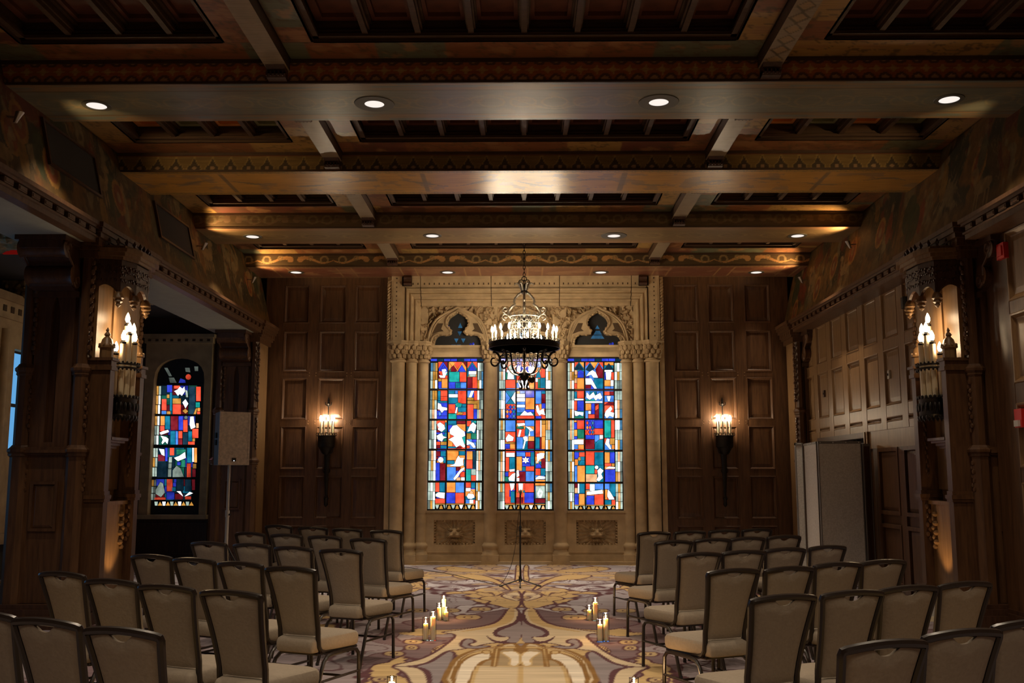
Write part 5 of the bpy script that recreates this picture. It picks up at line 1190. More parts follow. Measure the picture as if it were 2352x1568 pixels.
# ------------------------------------------------------------------ chairs
def make_chair():
    t = thing('banquet_chair', 'taupe upholstered banquet chair', 'chair')
    # line of the back: y and half width by height
    def yb(z): return -.205 - .115*max(0, (z-.50)/.40)**1.1
    def hw(z): return .136 + .044*max(0, (z-.47)/.42)**1.9
    zt_ = .882
    nx, nz = 25, 15; P = np.zeros((nx, nz, 3)); Q = np.zeros((nx, nz, 3))
    for i in range(nx):
        f = -1 + 2*i/(nx-1)
        top = zt_ + .012*(1-f*f); dip = .027*math.sqrt(max(0, 1-(f/.27)**2)) if abs(f) < .27 else 0
        for j in range(nz):
            z = .478 + (top-dip-.478)*j/(nz-1); h = hw(z); e = (1-abs(f)**8)*(1 if 0 < j < nz-1 else .35)
            x = f*h; y = yb(z) - .010*(1-f*f)
            P[i, j] = (x, y - .016*e, z); Q[i, j] = (x, y + .024*e, z)
    vv = [tuple(p) for p in P.reshape(-1, 3)] + [tuple(p) for p in Q.reshape(-1, 3)]; ff = []; N = nx*nz
    for i in range(nx-1):
        for j in range(nz-1):
            a, b, c, d = i*nz+j, (i+1)*nz+j, (i+1)*nz+j+1, i*nz+j+1
            ff += [(a, b, c, d), (N+a, N+d, N+c, N+b)]
    for i in range(nx-1):
        for j in (0, nz-1): ff.append((i*nz+j, (i+1)*nz+j, N+(i+1)*nz+j, N+i*nz+j))
    for j in range(nz-1):
        for i in (0, nx-1): ff.append((i*nz+j, i*nz+j+1, N+i*nz+j+1, N+i*nz+j))
    m = MB(); m.add(vv, ff); m.build('backrest', 'fabric', t, True)
    # frame: two uprights that curl forward under the seat, and the crowned top rail
    side = [(-.150, -.06, .362), (-.150, -.13, .364), (-.150, -.175, .378), (-.150, -.198, .41)] + [(-(hw(z)+.013), yb(z), z) for z in (.46, .52, .58, .64, .70, .76, .82, .86)]
    m = MB(); m.tube(side + [(-(hw(.88)+.0135), yb(.882), .884), (-.190, yb(.893), .894)] + [(x, yb(.90)-.008*(1-(x/.18)**2), .897+.013*(1-(x/.18)**2)) for x in (-.175, -.12, -.06, 0, .06, .12, .175)] + [(.190, yb(.893), .894), (hw(.88)+.0135, yb(.882), .884)] + [(-x, y, z) for x, y, z in reversed(side)], .0172, 8); m.build('back_frame', 'black_frame', t, True)
    # thick cushion, its rear edge passing behind the back
    def cushion(z, gx_, gy0, gy1, r):
        out = []
        for (cx, cy, a0, wf) in ((gx_-r, gy1-r, 0, 1), (-gx_+r, gy1-r, 90, 1), (-gx_*.72+r*.5, gy0+r*.5, 180, .5), (gx_*.72-r*.5, gy0+r*.5, 270, .5)):
            for k in range(5): a = math.radians(a0+22.5*k); out.append((cx+r*wf*math.cos(a), cy+r*wf*math.sin(a), z))
        return out
    m = MB(); ly = [(.372, .188, -.245, .205, .05), (.380, .198, -.262, .216, .05), (.405, .203, -.268, .222, .055), (.438, .203, -.268, .222, .055), (.458, .196, -.258, .214, .06), (.468, .178, -.236, .19, .06), (.472, .12, -.16, .13, .06)]
    vv = []; ff = []; rings_ = [cushion(*l) for l in ly]; n = len(rings_[0])
    for r_ in rings_: vv += r_
    for i in range(len(rings_)-1):
        for k in range(n): ff.append((i*n+k, i*n+(k+1) % n, (i+1)*n+(k+1) % n, (i+1)*n+k))
    ff += [tuple(range(n-1, -1, -1)), tuple(range((len(rings_)-1)*n, len(rings_)*n))]
    m.add(vv, ff); m.build('seat', 'fabric', t, True)
    m = MB(); m.tube([(.18, .19, .362), (-.18, .19, .362), (-.14, -.20, .362), (.14, -.20, .362)], .010, 6, closed=True); m.build('seat_frame', 'black_frame', t, True)
    for s in (-1, 1):
        m = MB(); m.tube([(s*.197, .212, .0), (s*.195, .205, .25), (s*.196, .198, .315), (s*.192, .175, .345), (s*.188, .12, .352), (s*.183, .0, .352)], .0132, 8); lg = m.build('leg', 'black_frame', t, True)
        m = MB(); m.lathe([(.014, 0), (.014, .02)], 8, (s*.197, .212, 0)); m.build('foot_glide', 'black_plastic', lg)
        m = MB(); m.tube([(s*.197, -.318, .0), (s*.194, -.225, .26), (s*.190, -.195, .315), (s*.186, -.15, .345), (s*.184, -.09, .352), (s*.183, .0, .352)], .0132, 8); lg = m.build('leg', 'black_frame', t, True)
        m = MB(); m.lathe([(.014, 0), (.014, .02)], 8, (s*.197, -.318, 0)); m.build('foot_glide', 'black_plastic', lg)
        m = MB(); m.tube([(s*.200, .206, .20), (s*.199, -.245, .20)], .0085, 6); m.build('stretcher', 'black_frame', t, True)
    m = MB(); m.tube([(-.2, -.0, .20), (.2, -.0, .20)], .0085, 6); m.build('stretcher', 'black_frame', t, True)
    return t
chair0 = make_chair(); first = True
LT = [[(885,1218),(803,1213),(727,1207),(653,1207)],[(844,1237),(745,1231),(657,1227),(574,1223)],[(779,1262),(674,1256),(575,1249),(476,1245)],[(665,1303),(553,1292),(446,1283),(346,1275)],[(528,1358),(380,1345),(253,1332),(143,1315)],[(278,1445),(105,1424)]]
RT = [[(1502,1222),(1588,1219),(1662,1217),(1740,1217)],[(1548,1242),(1639,1237),(1720,1234),(1804,1230)],[(1606,1270),(1711,1265),(1807,1259),(1900,1254)],[(1684,1308),(1812,1303),(1928,1293),(2032,1287)],[(1801,1368),(1962,1358),(2090,1347),(2217,1338)],[(2031,1475),(2214,1449)]]
ORD = ['front', 'second', 'third', 'fourth', 'fifth', 'last']
SEAT = ['on the aisle', 'second from the aisle', 'third from the aisle', 'outermost']
def chair_at(x, y, rot, label):
    global first
    o = chair0 if first else copy_tree(chair0); first = False
    o.location = (x, y, 0); o.rotation_euler = (0, 0, rot); o['label'] = label; o['group'] = 'banquet chairs in rows'
    return o
for side, T_, sg in (('left', LT, -1), ('right', RT, 1)):
    rot = math.radians(-24 if sg < 0 else 23); hint = 'loudspeaker side' if sg < 0 else 'grey partition side'
    x_, y_ = math.sin(rot)*.328, -math.cos(rot)*.328          # back-top offset after the turn
    for ri, row in enumerate(T_):
        loc = [atz(px, py, .916) for px, py in row]
        if ri == 0:            # tops nearly touch the horizon here: continue the row pitch
            d = (loc[1]-loc[0]); loc = [loc[0] + (Vector((-.48, .36, 0)) if sg < 0 else Vector((.42, .23, 0)))*i for i in range(4)]
        if ri == 5:
            st_ = loc[1]-loc[0]; loc.append(loc[1]+st_)
        for ci, p in enumerate(loc):
            rn = random.Random(ri*10+ci+(0 if sg < 0 else 500))
            chair_at(p.x-x_, p.y-y_, rot+math.radians(rn.uniform(-2, 2)), 'taupe upholstered banquet chair, %s row on the %s, %s' % (ORD[ri], hint, SEAT[ci]))

# ------------------------------------------------------------------ candles in glass cylinders along the aisle
def candle(x, y, h, gh, label_side, r=.0225):
    label_side = ('taller, ' if h > .16 else 'shortest, ' if h < .09 else 'shorter, ') + label_side
    g = thing('glass_cylinder', 'clear glass cylinder holding a lit pillar candle, ' + label_side, 'candle glass', (x, y, 0), 'glass cylinders along the aisle')
    m = MB(); R_ = r+.0085
    m.lathe([(R_, .001), (R_, gh)], 20, (x, y, 0)); m.build('glass_wall', 'clear_glass', g, True)
    m = MB(); m.lathe([(R_+.0005, gh-.002), (R_+.0015, gh+.001), (R_-.0035, gh+.002)], 20, (x, y, 0)); m.build('rim', 'clear_glass', g, True)
    c = thing('pillar_candle', 'ivory pillar candle burning in a glass cylinder, ' + label_side, 'candle', (x, y, .007), 'pillar candles along the aisle')
    m = MB(); m.lathe([(r, .007), (r, .007+h-.004), (r-.005, .007+h), (r*.5, .007+h-.006), (.003, .007+h-.008)], 18, (x, y, 0)); m.build('wax_body', 'wax', c, True)
    m = MB(); m.tube([(x, y, h-.004), (x, y, h+.012)], .0015, 5); m.build('wick', 'black_plastic', c)
    m = MB(); m.lathe([(0, h+.008), (.0055, h+.016), (.0065, h+.023), (.004, h+.034), (0, h+.046)], 8, (x, y, 0)); fl_ = m.build('flame', 'flame', c, True)
    pl = bpy.data.lights.new('candle_light', 'POINT'); pl.energy = L_CANDLE; pl.color = (1, .58, .26); pl.shadow_soft_size = .012
    po = bpy.data.objects.new('candle_light', pl); col.objects.link(po); po.parent = c; po.location = (0, 0, h+.058-.007)
CAND = [(497,1085,.125,.175,'far set by the loudspeaker side'), (533,1080,.205,.245,'far set by the loudspeaker side'), (551,1090,.085,.14,'far set by the loudspeaker side'),
        (393,1240,.145,.205,'middle pair by the loudspeaker side'), (450,1242,.21,.26,'middle pair by the loudspeaker side'),
        (1653,1085,.10,.155,'far pair by the partition side'), (1701,1090,.185,.235,'far pair by the partition side'),
        (1737,1252,.15,.20,'middle pair by the partition side'), (1782,1248,.20,.255,'middle pair by the partition side')]
for x, y, h, gh, s in CAND:
    p = atz(860+x*.2985, 1100+y*.2985, 0); candle(p.x, p.y, h, gh, s)
for px_, py_, s in ((900, 1553, 'near pair, loudspeaker side'), (1456, 1556, 'near pair, partition side')):
    p = atz(px_, py_, .21); candle(p.x, p.y, .17, .21, s)
    candle(p.x+.075, p.y-.06, .12, .17, s)

# ------------------------------------------------------------------ microphone on its stand
p = atz(1195, 1345, 0); MX, MY = p.x, p.y
ms = thing('microphone_stand', 'slim black tripod microphone stand in front of the middle window', 'microphone stand', (MX, MY, 0))
m = MB(); m.tube([(MX, MY, .07), (MX, MY, .78)], .0125, 10); m.tube([(MX, MY, .78), (MX, MY, 1.20)], .008, 10); m.build('pole', 'black_plastic', ms, True)
m = MB(); m.lathe([(.017, .74), (.02, .76), (.02, .80), (.012, .82)], 10, (MX, MY, 0)); m.build('clutch', 'black_plastic', ms, True); m = MB(); m.lathe([(.02, .055), (.024, .08), (.02, .13)], 10, (MX, MY, 0)); m.build('leg_hub', 'black_plastic', ms, True)
for a in (205, 335, 270):
    c_, s_ = math.cos(math.radians(a)), math.sin(math.radians(a)); m = MB(); m.tube([(MX+.01*c_, MY+.01*s_, .085), (MX+.30*c_, MY+.30*s_, .012)], .0085, 8); lg = m.build('leg', 'black_plastic', ms, True)
    m = MB(); m.tube([(MX+.27*c_, MY+.27*s_, .019), (MX+.315*c_, MY+.315*s_, .011)], .011, 8); m.build('rubber_foot', 'black_plastic', lg, True)
m = MB(); m.tube([(MX, MY, 1.20), (MX, MY-.02, 1.23), (MX, MY-.05, 1.245)], .012, 8); m.build('clip', 'black_plastic', ms, True)
mc = thing('microphone', 'black handheld microphone clipped on top of the stand', 'microphone', (MX, MY-.02, 1.22))
m = MB(); m.tube([(MX, MY-.04, 1.245-.10), (MX+.003, MY-.02, 1.235), (MX+.005, MY+.01, 1.275)], [.008, .012, .018], 10); m.build('body', 'black_plastic', mc, True)
m = MB(); m.ball((MX+.006, MY+.02, 1.295), (.024, .024, .028), 12, 8); m.build('grille_head', 'grille', mc, True)
cb = [(MX, MY-.04, 1.14), (MX-.03, MY-.06, .9), (MX-.06, MY-.05, .6), (MX-.12, MY-.02, .3), (MX-.22, MY+.0, .08), (MX-.3, MY+.03, .008), (MX-.42, MY+.25, .006), (MX-.7, MY+.8, .006), (MX-1.1, MY+1.6, .006), (MX-1.8, MY+2.6, .006), (MX-2.2, MY+3.1, .006)]
cb = [(x, y, z) for x, y, z in cb]
def cr(pts, n=6):
    out = []
    for i in range(len(pts)-1):
        p0, p1, p2, p3 = [Vector(pts[max(0, min(len(pts)-1, k))]) for k in (i-1, i, i+1, i+2)]
        for k in range(n):
            t = k/n; out.append(.5*((2*p1)+(-p0+p2)*t+(2*p0-5*p1+4*p2-p3)*t*t+(-p0+3*p1-3*p2+p3)*t**3))
    return out + [Vector(pts[-1])]
m = MB(); m.tube(cr(cb), .004, 6); tag(m.build('microphone_cable', 'black_plastic', None, True), 'thin black cable hanging from the microphone and running over the carpet', 'cable')

# ------------------------------------------------------------------ loudspeaker on a pole
SX, SY = -4.19, 14.0
ss_ = thing('speaker_stand', 'silver pole stand under the loudspeaker by the aisle', 'speaker stand', (SX, SY, 0))
m = MB(); m.tube([(SX, SY, .12), (SX, SY, 1.02)], .024, 12); m.build('lower_pole', 'white_plastic', ss_, True)
m = MB(); m.tube([(SX, SY, 1.0), (SX, SY, 1.68)], .020, 12); m.build('upper_pole', 'white_plastic', ss_, True)
m = MB(); m.lathe([(.027, .93), (.031, .94), (.031, 1.02), (.026, 1.03)], 12, (SX, SY, 0)); co = m.build('collar', 'white_plastic', ss_, True)
m = MB(); m.tube([(SX+.02, SY, .97), (SX+.055, SY-.03, .97)], .014, 8); m.build('knob', 'black_plastic', co, True)
for a in (90, 210, 330):
    c_, s_ = math.cos(math.radians(a)), math.sin(math.radians(a)); m = MB(); m.tube([(SX, SY, .55), (SX+.45*c_, SY+.45*s_, .012)], .013, 8); m.tube([(SX, SY, .14), (SX+.24*c_, SY+.24*s_, .28)], .009, 6); m.build('leg', 'black_plastic', ss_, True)
sp = thing('loudspeaker', 'black loudspeaker with metal mesh front standing on a pole', 'loudspeaker', (SX, SY, 1.66))
def spk(x, y, z):      # cabinet turned towards the seats
    a = math.radians(33); return (SX + x*math.cos(a) - y*math.sin(a), SY + x*math.sin(a) + y*math.cos(a), 1.66 + z)
out = [(-.215, -.19), (.215, -.19), (.17, .19), (-.17, .19)]
m = MB(); m.prism([(x, y) for x, y in out], 'z', .0, .745); m.xf(spk).build('cabinet', 'speaker_box', sp)
m = MB(); m.box(-.20, .20, -.212, -.19, .02, .725); m.xf(spk).build('mesh_front', 'grille', sp)
m = MB(); m.frame(-.218, .218, .0, .745, .022, -.215, -.185); m.xf(spk).build('front_edge', 'grille', sp)
m = MB(); m.box(-.03, .03, -.216, -.20, .05, .10); m.xf(spk).build('badge', 'black_plastic', sp)
m = MB(); m.ball((0, -.217, .06), .007, 8, 5); m.xf(spk).build('status_light', 'status_led', sp)
m = MB()
for z in (.28, .38): m.box(-.20, -.17, -.03, .04, z, z+.075)
m.xf(lambda x, y, z: spk(x-.014 - (y+.05)*.0, y, z)).build('side_handle', 'black_plastic', sp)
cbl = [(SX+.0, SY+.2, 1.75), (SX-.06, SY+.32, 1.3), (SX-.14, SY+.42, .7), (SX-.3, SY+.5, .15), (SX-.6, SY+.9, .006), (SX-1.3, SY+1.6, .006)]
m = MB(); m.tube(cr(cbl), .006, 6); tag(m.build('speaker_cable', 'black_plastic', None, True), 'black cable hanging behind the loudspeaker down to the floor', 'cable')

# ------------------------------------------------------------------ grey folding partition at the right wall
pt = thing('folding_partition', 'grey fabric folding partition standing before the store opening', 'partition', (4.4, 14.1, 0))
def slab(name, a, b, th, z1, mat, rivets=True):
    ax, ay = a; bx_, by = b; L = math.hypot(bx_-ax, by-ay); ux, uy = (bx_-ax)/L, (by-ay)/L; nx_, ny = uy, -ux
    mp = lambda x, y, z: (ax+ux*x+nx_*(-y), ay+uy*x+ny*(-y), z)
    m = MB(); m.box(.008, L-.008, 0, th, .02, z1-.03); o = m.xf(mp).build(name, mat, pt)
    m = MB(); m.frame(0, L, .012, z1, .012, -.004, th+.004); m.xf(mp).build('edge_trim', 'partition_edge', o)
    m = MB(); m.box(.0, L, -.006, th+.006, z1-.035, z1); m.xf(mp).build('top_rail', 'partition_edge', o)
    if rivets:
        m = MB()
        for i in range(4): m.ball(mp(.03+(L-.06)*i/3, -.008, z1-.018), .007, 6, 4)
        m.build('rivets', 'white_plastic', o)
    return o
slab('fabric_panel', (4.085, 13.72), (4.66, 13.66), .055, 1.985, 'partition')
slab('fabric_panel', (4.19, 14.78), (4.085, 13.80), .05, 1.985, 'partition')
slab('fabric_panel', (4.065, 14.79), (4.175, 14.79), .05, 2.0, 'partition')
slab('backed_panel', (4.675, 13.64), (4.785, 13.66), .09, 1.95, 'oak_dark', False)

# ------------------------------------------------------------------ chandelier
HX, HY = .012, 15.5
def hz(y): return aty(1203, y, HY).z
ch = thing('chandelier', 'wrought iron ring chandelier with lit candle bulbs hanging before the windows', 'chandelier', (HX, HY, hz(885)))
zr = hz(797); R1 = aty(1287, 795, HY).x - HX - .01; zcr = hz(655); zbt = hz(884)
def bulb(m, x, y, z, r=.017, h=.075):
    m.lathe([(r*.45, z), (r, z+h*.28), (r*.95, z+h*.5), (r*.5, z+h*.78), (0, z+h)], 8, (x, y, 0))
# chain of oval links up to the coffer
first_l = None; z = hz(652); i = 0; lk = None
while z < 5.28:
    mm = MB(); Lh = .062; pts = [(HX+.018*math.cos(a*math.pi/6), HY, z+Lh/2+Lh*.62*math.sin(a*math.pi/6)) for a in range(12)]
    if i % 2: pts = [(HX, HY+(x-HX), zz) for x, _, zz in pts]
    mm.tube(pts, .0062, 6, closed=True); mm.build('chain_link', 'iron', ch, True); z += Lh*.98; i += 1
mm = MB(); mm.lathe([(.02, 5.26), (.07, 5.28), (.07, 5.30)], 16, (HX, HY, 0)); mm.build('ceiling_rose', 'iron', ch, True)
# trefoil ring, crown leaves and centre rod
mm = MB()
for (dx, dz) in ((-.05, .0), (.05, .0), (0, .055)): mm.tube(arc((HX+dx, HY, zcr+.05+dz), .038, 0, 360, 14)[:-1], .0085, 6, closed=True)
mm.build('trefoil_loop', 'iron', ch, True)
mm = MB(); mm.tube([(HX, HY, zbt+.10), (HX, HY, zcr+.02)], .017, 8); mm.build('centre_rod', 'iron', ch, True)
for k in range(6):
    a = k*math.pi/3; c_, s_ = math.cos(a), math.sin(a)
    pr = [(.02, zcr-.10), (.05, zcr-.06), (.07, zcr), (.11, zcr+.035), (.15, zcr+.02), (.155, zcr-.005)]
    mm = MB(); mm.tube([(HX+r*c_, HY+r*s_, zz) for r, zz in pr], [.015, .018, .017, .016, .012, .008], 6); mm.build('crown_leaf', 'silvered_iron', ch, True)
mm = MB(); mm.lathe([(.03, zcr-.15), (.055, zcr-.13), (.06, zcr-.10), (.03, zcr-.08), (.045, zcr-.05), (.025, zcr-.02)], 12, (HX, HY, 0)); mm.build('crown_boss', 'iron', ch, True)
# four ogee hangers from the crown to the upper basket
zb_ = hz(735)
for k in range(4):
    a = k*math.pi/2 + .0; c_, s_ = math.cos(a), math.sin(a)
    pr = [(.03, zcr-.11), (.09, zcr-.15), (.15, zcr-.22), (.165, zcr-.27), (.15, zcr-.31), (.20, zcr-.35), (.25, zcr-.42), (.255, zcr-.49), (.23, zb_+.06)]
    mm = MB(); mm.tube([(HX+r*c_, HY+r*s_, zz) for r, zz in pr], .021, 6); mm.build('hanger_arm', 'silvered_iron', ch, True)
    mm = MB()
    for zz, rr in ((zcr-.40, .055), (zb_+.06, .06)):
        sc_ = scroll((0, 0, 0), rr, .012, -90, 330, 18)
        mm.tube([(HX+(.30+x)*c_, HY+(.30+x)*s_, zz+dz) for x, _, dz in sc_], .010, 6)
    mm.build('arm_scroll', 'silvered_iron', ch, True)
# upper basket: pierced gallery
mm = MB(); rb = .225
for zz, rr in ((zb_+.05, rb+.01), (zb_-.06, rb), (zb_-.16, rb-.01)): mm.tube(arc((HX, HY, zz), rr, 0, 360, 32, 'xy')[:-1], .010, 6, closed=True)
mm.build('basket_hoop', 'silvered_iron', ch, True)
mm = MB()
for k in range(16):
    a = 2*math.pi*k/16; c_, s_ = math.cos(a), math.sin(a); tx, ty = -s_, c_
    for zz in (zb_, zb_-.11):
        pts = [(HX+rb*c_+tx*.036*math.cos(q*math.pi/5), HY+rb*s_+ty*.036*math.cos(q*math.pi/5), zz+.048*math.sin(q*math.pi/5)) for q in range(10)]
        mm.tube(pts, .0055, 5, closed=True)
    mm.lathe([(.009, zb_+.05), (.015, zb_+.07), (.004, zb_+.09), (.008, zb_+.10), (0, zb_+.125)], 6, (HX+rb*c_, HY+rb*s_, 0))
mm.build('basket_tracery', 'silvered_iron', ch, True)
mm = MB()
for k in range(8):
    a = 2*math.pi*k/8; c_, s_ = math.cos(a), math.sin(a)
    mm.tube([(HX+rb*c_, HY+rb*s_, zb_-.16), (HX+(rb*.8)*c_, HY+rb*.8*s_, zr+.12), (HX+.30*c_, HY+.30*s_, zr)], .007, 5)
    for zz in (zr+.10, zr+.18, zr+.26): mm.tube(arc((HX+.17*c_, HY+.17*s_, zz), .033, 0, 360, 10)[:-1], .006, 5, closed=True)
mm.build('inner_lattice', 'silvered_iron', ch, True)
# great ring with cresting
mm = MB(); mm.lathe([(R1-.012, zr-.025), (R1, zr-.035), (R1+.006, zr-.03), (R1+.006, zr-.02), (R1, zr-.015), (R1, zr+.045), (R1+.008, zr+.05), (R1+.008, zr+.062), (R1-.012, zr+.062), (R1-.012, zr-.025)], 56, (HX, HY, 0)); mm.build('great_ring', 'iron', ch, True)
mm = MB()
for k in range(56):
    a = 2*math.pi*k/56; c_, s_ = math.cos(a), math.sin(a); tx, ty = -s_, c_
    mm.tube([(HX+R1*c_+tx*.022*math.cos(q*math.pi/4), HY+R1*s_+ty*.022*math.cos(q*math.pi/4), zr+.085+.024*math.sin(q*math.pi/4)) for q in range(8)], .005, 4, closed=True)
mm.build('ring_cresting', 'iron', ch, True)
mm = MB()
for k in range(4):
    a = math.pi/4 + k*math.pi/2; c_, s_ = math.cos(a), math.sin(a); mm.tube([(HX+.02*c_, HY+.02*s_, zr-.01), (HX+(R1-.005)*c_, HY+(R1-.005)*s_, zr-.01)], .010, 6)
mm.build('ring_spokes', 'iron', ch, True)
NB = 20
for k in range(NB):
    a = 2*math.pi*(k+.5)/NB; x, y = HX+(R1-.045)*math.cos(a), HY+(R1-.045)*math.sin(a)
    mm = MB(); mm.lathe([(.032, zr+.03), (.036, zr+.05), (.015, zr+.06), (.0145, zr+.225), (.017, zr+.23), (.010, zr+.235)], 10, (x, y, 0)); cs = mm.build('candle_holder', 'candle_sleeve', ch, True)
    mm = MB(); bulb(mm, x, y, zr+.235, .019, .095); mm.build('bulb', 'bulb', cs, True)
for k in range(8):
    a = 2*math.pi*(k+.25)/8; x, y = HX+.27*math.cos(a), HY+.27*math.sin(a)
    mm = MB(); mm.lathe([(.028, zr+.02), (.032, zr+.035), (.013, zr+.045), (.013, zr+.12), (.010, zr+.125)], 10, (x, y, 0)); cs = mm.build('candle_holder', 'candle_sleeve', ch, True)
    mm = MB(); bulb(mm, x, y, zr+.125, .018, .085); mm.build('bulb', 'bulb', cs, True)
# scrolls under the ring and the lower bowl
for k in range(8):
    a = 2*math.pi*k/8 + math.pi/8*0; c_, s_ = math.cos(a), math.sin(a)
    mm = MB(); sc_ = scroll((0, 0, 0), .14, .03, 80, 470, 26); mm.tube([(HX+(R1-.085+x*.8)*c_, HY+(R1-.085+x*.75)*s_, zr-.215+dz) for x, _, dz in sc_], [.021-.010*i_/26 for i_ in range(27)], 6)
    mm.build('ring_scroll', 'iron', ch, True)
    pr = [(R1-.10, zr-.10), (.36, zr-.09), (.30, zr-.14), (.285, zr-.24), (.26, zr-.33), (.19, zr-.42), (.10, zr-.45), (.03, zr-.43)]
    mm = MB(); mm.tube(cr([(HX+r*c_, HY+r*s_, zz) for r, zz in pr], 4), .013, 6); mm.build('bowl_arm', 'iron' if k % 2 else 'silvered_iron', ch, True)
    pr = [(.03, zr-.45), (.075, zr-.49), (.085, zr-.55), (.06, zr-.60), (.045, zr-.64), (.07, zr-.67), (.085, zr-.65)]
    mm = MB(); mm.tube(cr([(HX+r*c_, HY+r*s_, zz) for r, zz in pr], 4), .009, 6); mm.build('tail_scroll', 'iron', ch, True)
mm = MB()
for k in range(12):
    a = 2*math.pi*k/12; c_, s_ = math.cos(a), math.sin(a)
    for zz, rr in ((zr-.14, .21), (zr-.21, .20), (zr-.28, .19)): mm.tube(arc((HX+rr*c_, HY+rr*s_, zz), .034, 0, 360, 10)[:-1], .0055, 5, closed=True)
mm.build('bowl_tracery', 'silvered_iron', ch, True)
mm = MB(); mm.lathe([(.0, zbt-.02), (.018, zbt), (.02, zbt+.06), (.045, zbt+.09), (.07, zr-.45), (.10, zr-.42), (.05, zr-.40), (.03, zr-.36)], 12, (HX, HY, 0)); mm.build('finial', 'iron', ch, True)
mm = MB(); mm.tube([(HX+.12, HY-.02, zr-.58), (HX+.12, HY-.02, zbt+.14)], .004, 5); mm.ball((HX+.12, HY-.02, zbt+.085), .055, 12, 8); mm.build('pull_ball', 'iron', ch, True)
for dx in (-.09, .09):
    mm = MB(); bulb(mm, HX+dx, HY-.02, zr-.40, .026, .10); mm.build('lower_bulb', 'bulb', ch, True)

# ------------------------------------------------------------------ wall sconces on the end wall
def wall_sconce(pxc, label):
    c = aty(pxc, 1000, YB-.14); X = c.x; Y = YB-.14; Z = lambda y: aty(pxc, y, Y).z
    t = thing('wall_sconce', label, 'wall light', (X, YB-.02, Z(1160)), 'iron candle sconces on the end wall')
    z0, z1 = Z(1030), Z(1000)
    m = MB(); m.lathe([(.05, z0-.10), (.09, z0-.05), (.12, z0), (.15, z0+.03), (.155, z1-.02), (.17, z1), (.15, z1+.005)], 14, (X, Y, 0)); m.build('basket', 'iron', t, True)
    m = MB()
    for k in range(14):
        a = 2*math.pi*k/14; m.tube(arc((X+.16*math.cos(a), Y+.16*math.sin(a), z1+.02), .024, 0, 360, 8)[:-1], .006, 5, closed=True)
    m.build('cresting', 'iron', t, True)
    m = MB(); m.tube([(X, YB-.03, z0-.02), (X, YB-.04, Z(1060)), (X, YB-.05, Z(1100)), (X, YB-.03, Z(1150))], [.06, .045, .035, .02], 8); m.lathe([(.01, Z(1160)-.03), (.035, Z(1160)), (.025, Z(1150)), (.045, Z(1145)), (.02, Z(1138))], 8, (X, YB-.05, 0)); m.build('tail_bracket', 'iron', t, True)
    m = MB()
    for s in (-1, 1):
        m.tube([(X+s*(.04+x), YB-.05, Z(1035)+dz) for x, _, dz in scroll((0,0,0), .075, .02, 120, -300, 20)], .012, 6)
        m.tube([(X+s*(.02+x), YB-.05, Z(1080)+dz) for x, _, dz in scroll((0,0,0), .05, .012, -120, 250, 16)], .009, 6)
    m.build('side_scroll', 'iron', t, True)
    m = MB(); m.tube([(X, YB-.03, z1), (X, YB-.03, Z(930))], .010, 6); m.lathe([(.012, Z(930)), (.03, Z(926)), (.014, Z(921)), (.02, Z(918)), (0, Z(910))], 6, (X, YB-.03, 0))
    for s in (-1, 1): m.tube([(X, YB-.03, Z(932)), (X+s*.05, YB-.03, Z(928)), (X+s*.055, YB-.03, Z(922))], .009, 6)
    m.build('spear_finial', 'iron', t, True)
    for k in range(6):
        a = math.pi*(1.0+k/5); x, y = X+.115*math.cos(a), Y+.02+.09*math.sin(a)
        m = MB(); m.lathe([(.030, z1-.01), (.030, z1+.005), (.017, z1+.01), (.017, Z(967)), (.010, Z(966))], 10, (x, y, 0)); cs = m.build('candle_holder', 'candle_sleeve', t, True)
        m = MB(); bulb(m, x, y, Z(966), .021, .095); m.build('bulb', 'bulb', cs, True)
wall_sconce(750, 'iron candle sconce on the panelled end wall, loudspeaker side of the windows')
wall_sconce(1664, 'iron candle sconce on the panelled end wall, partition side of the windows')

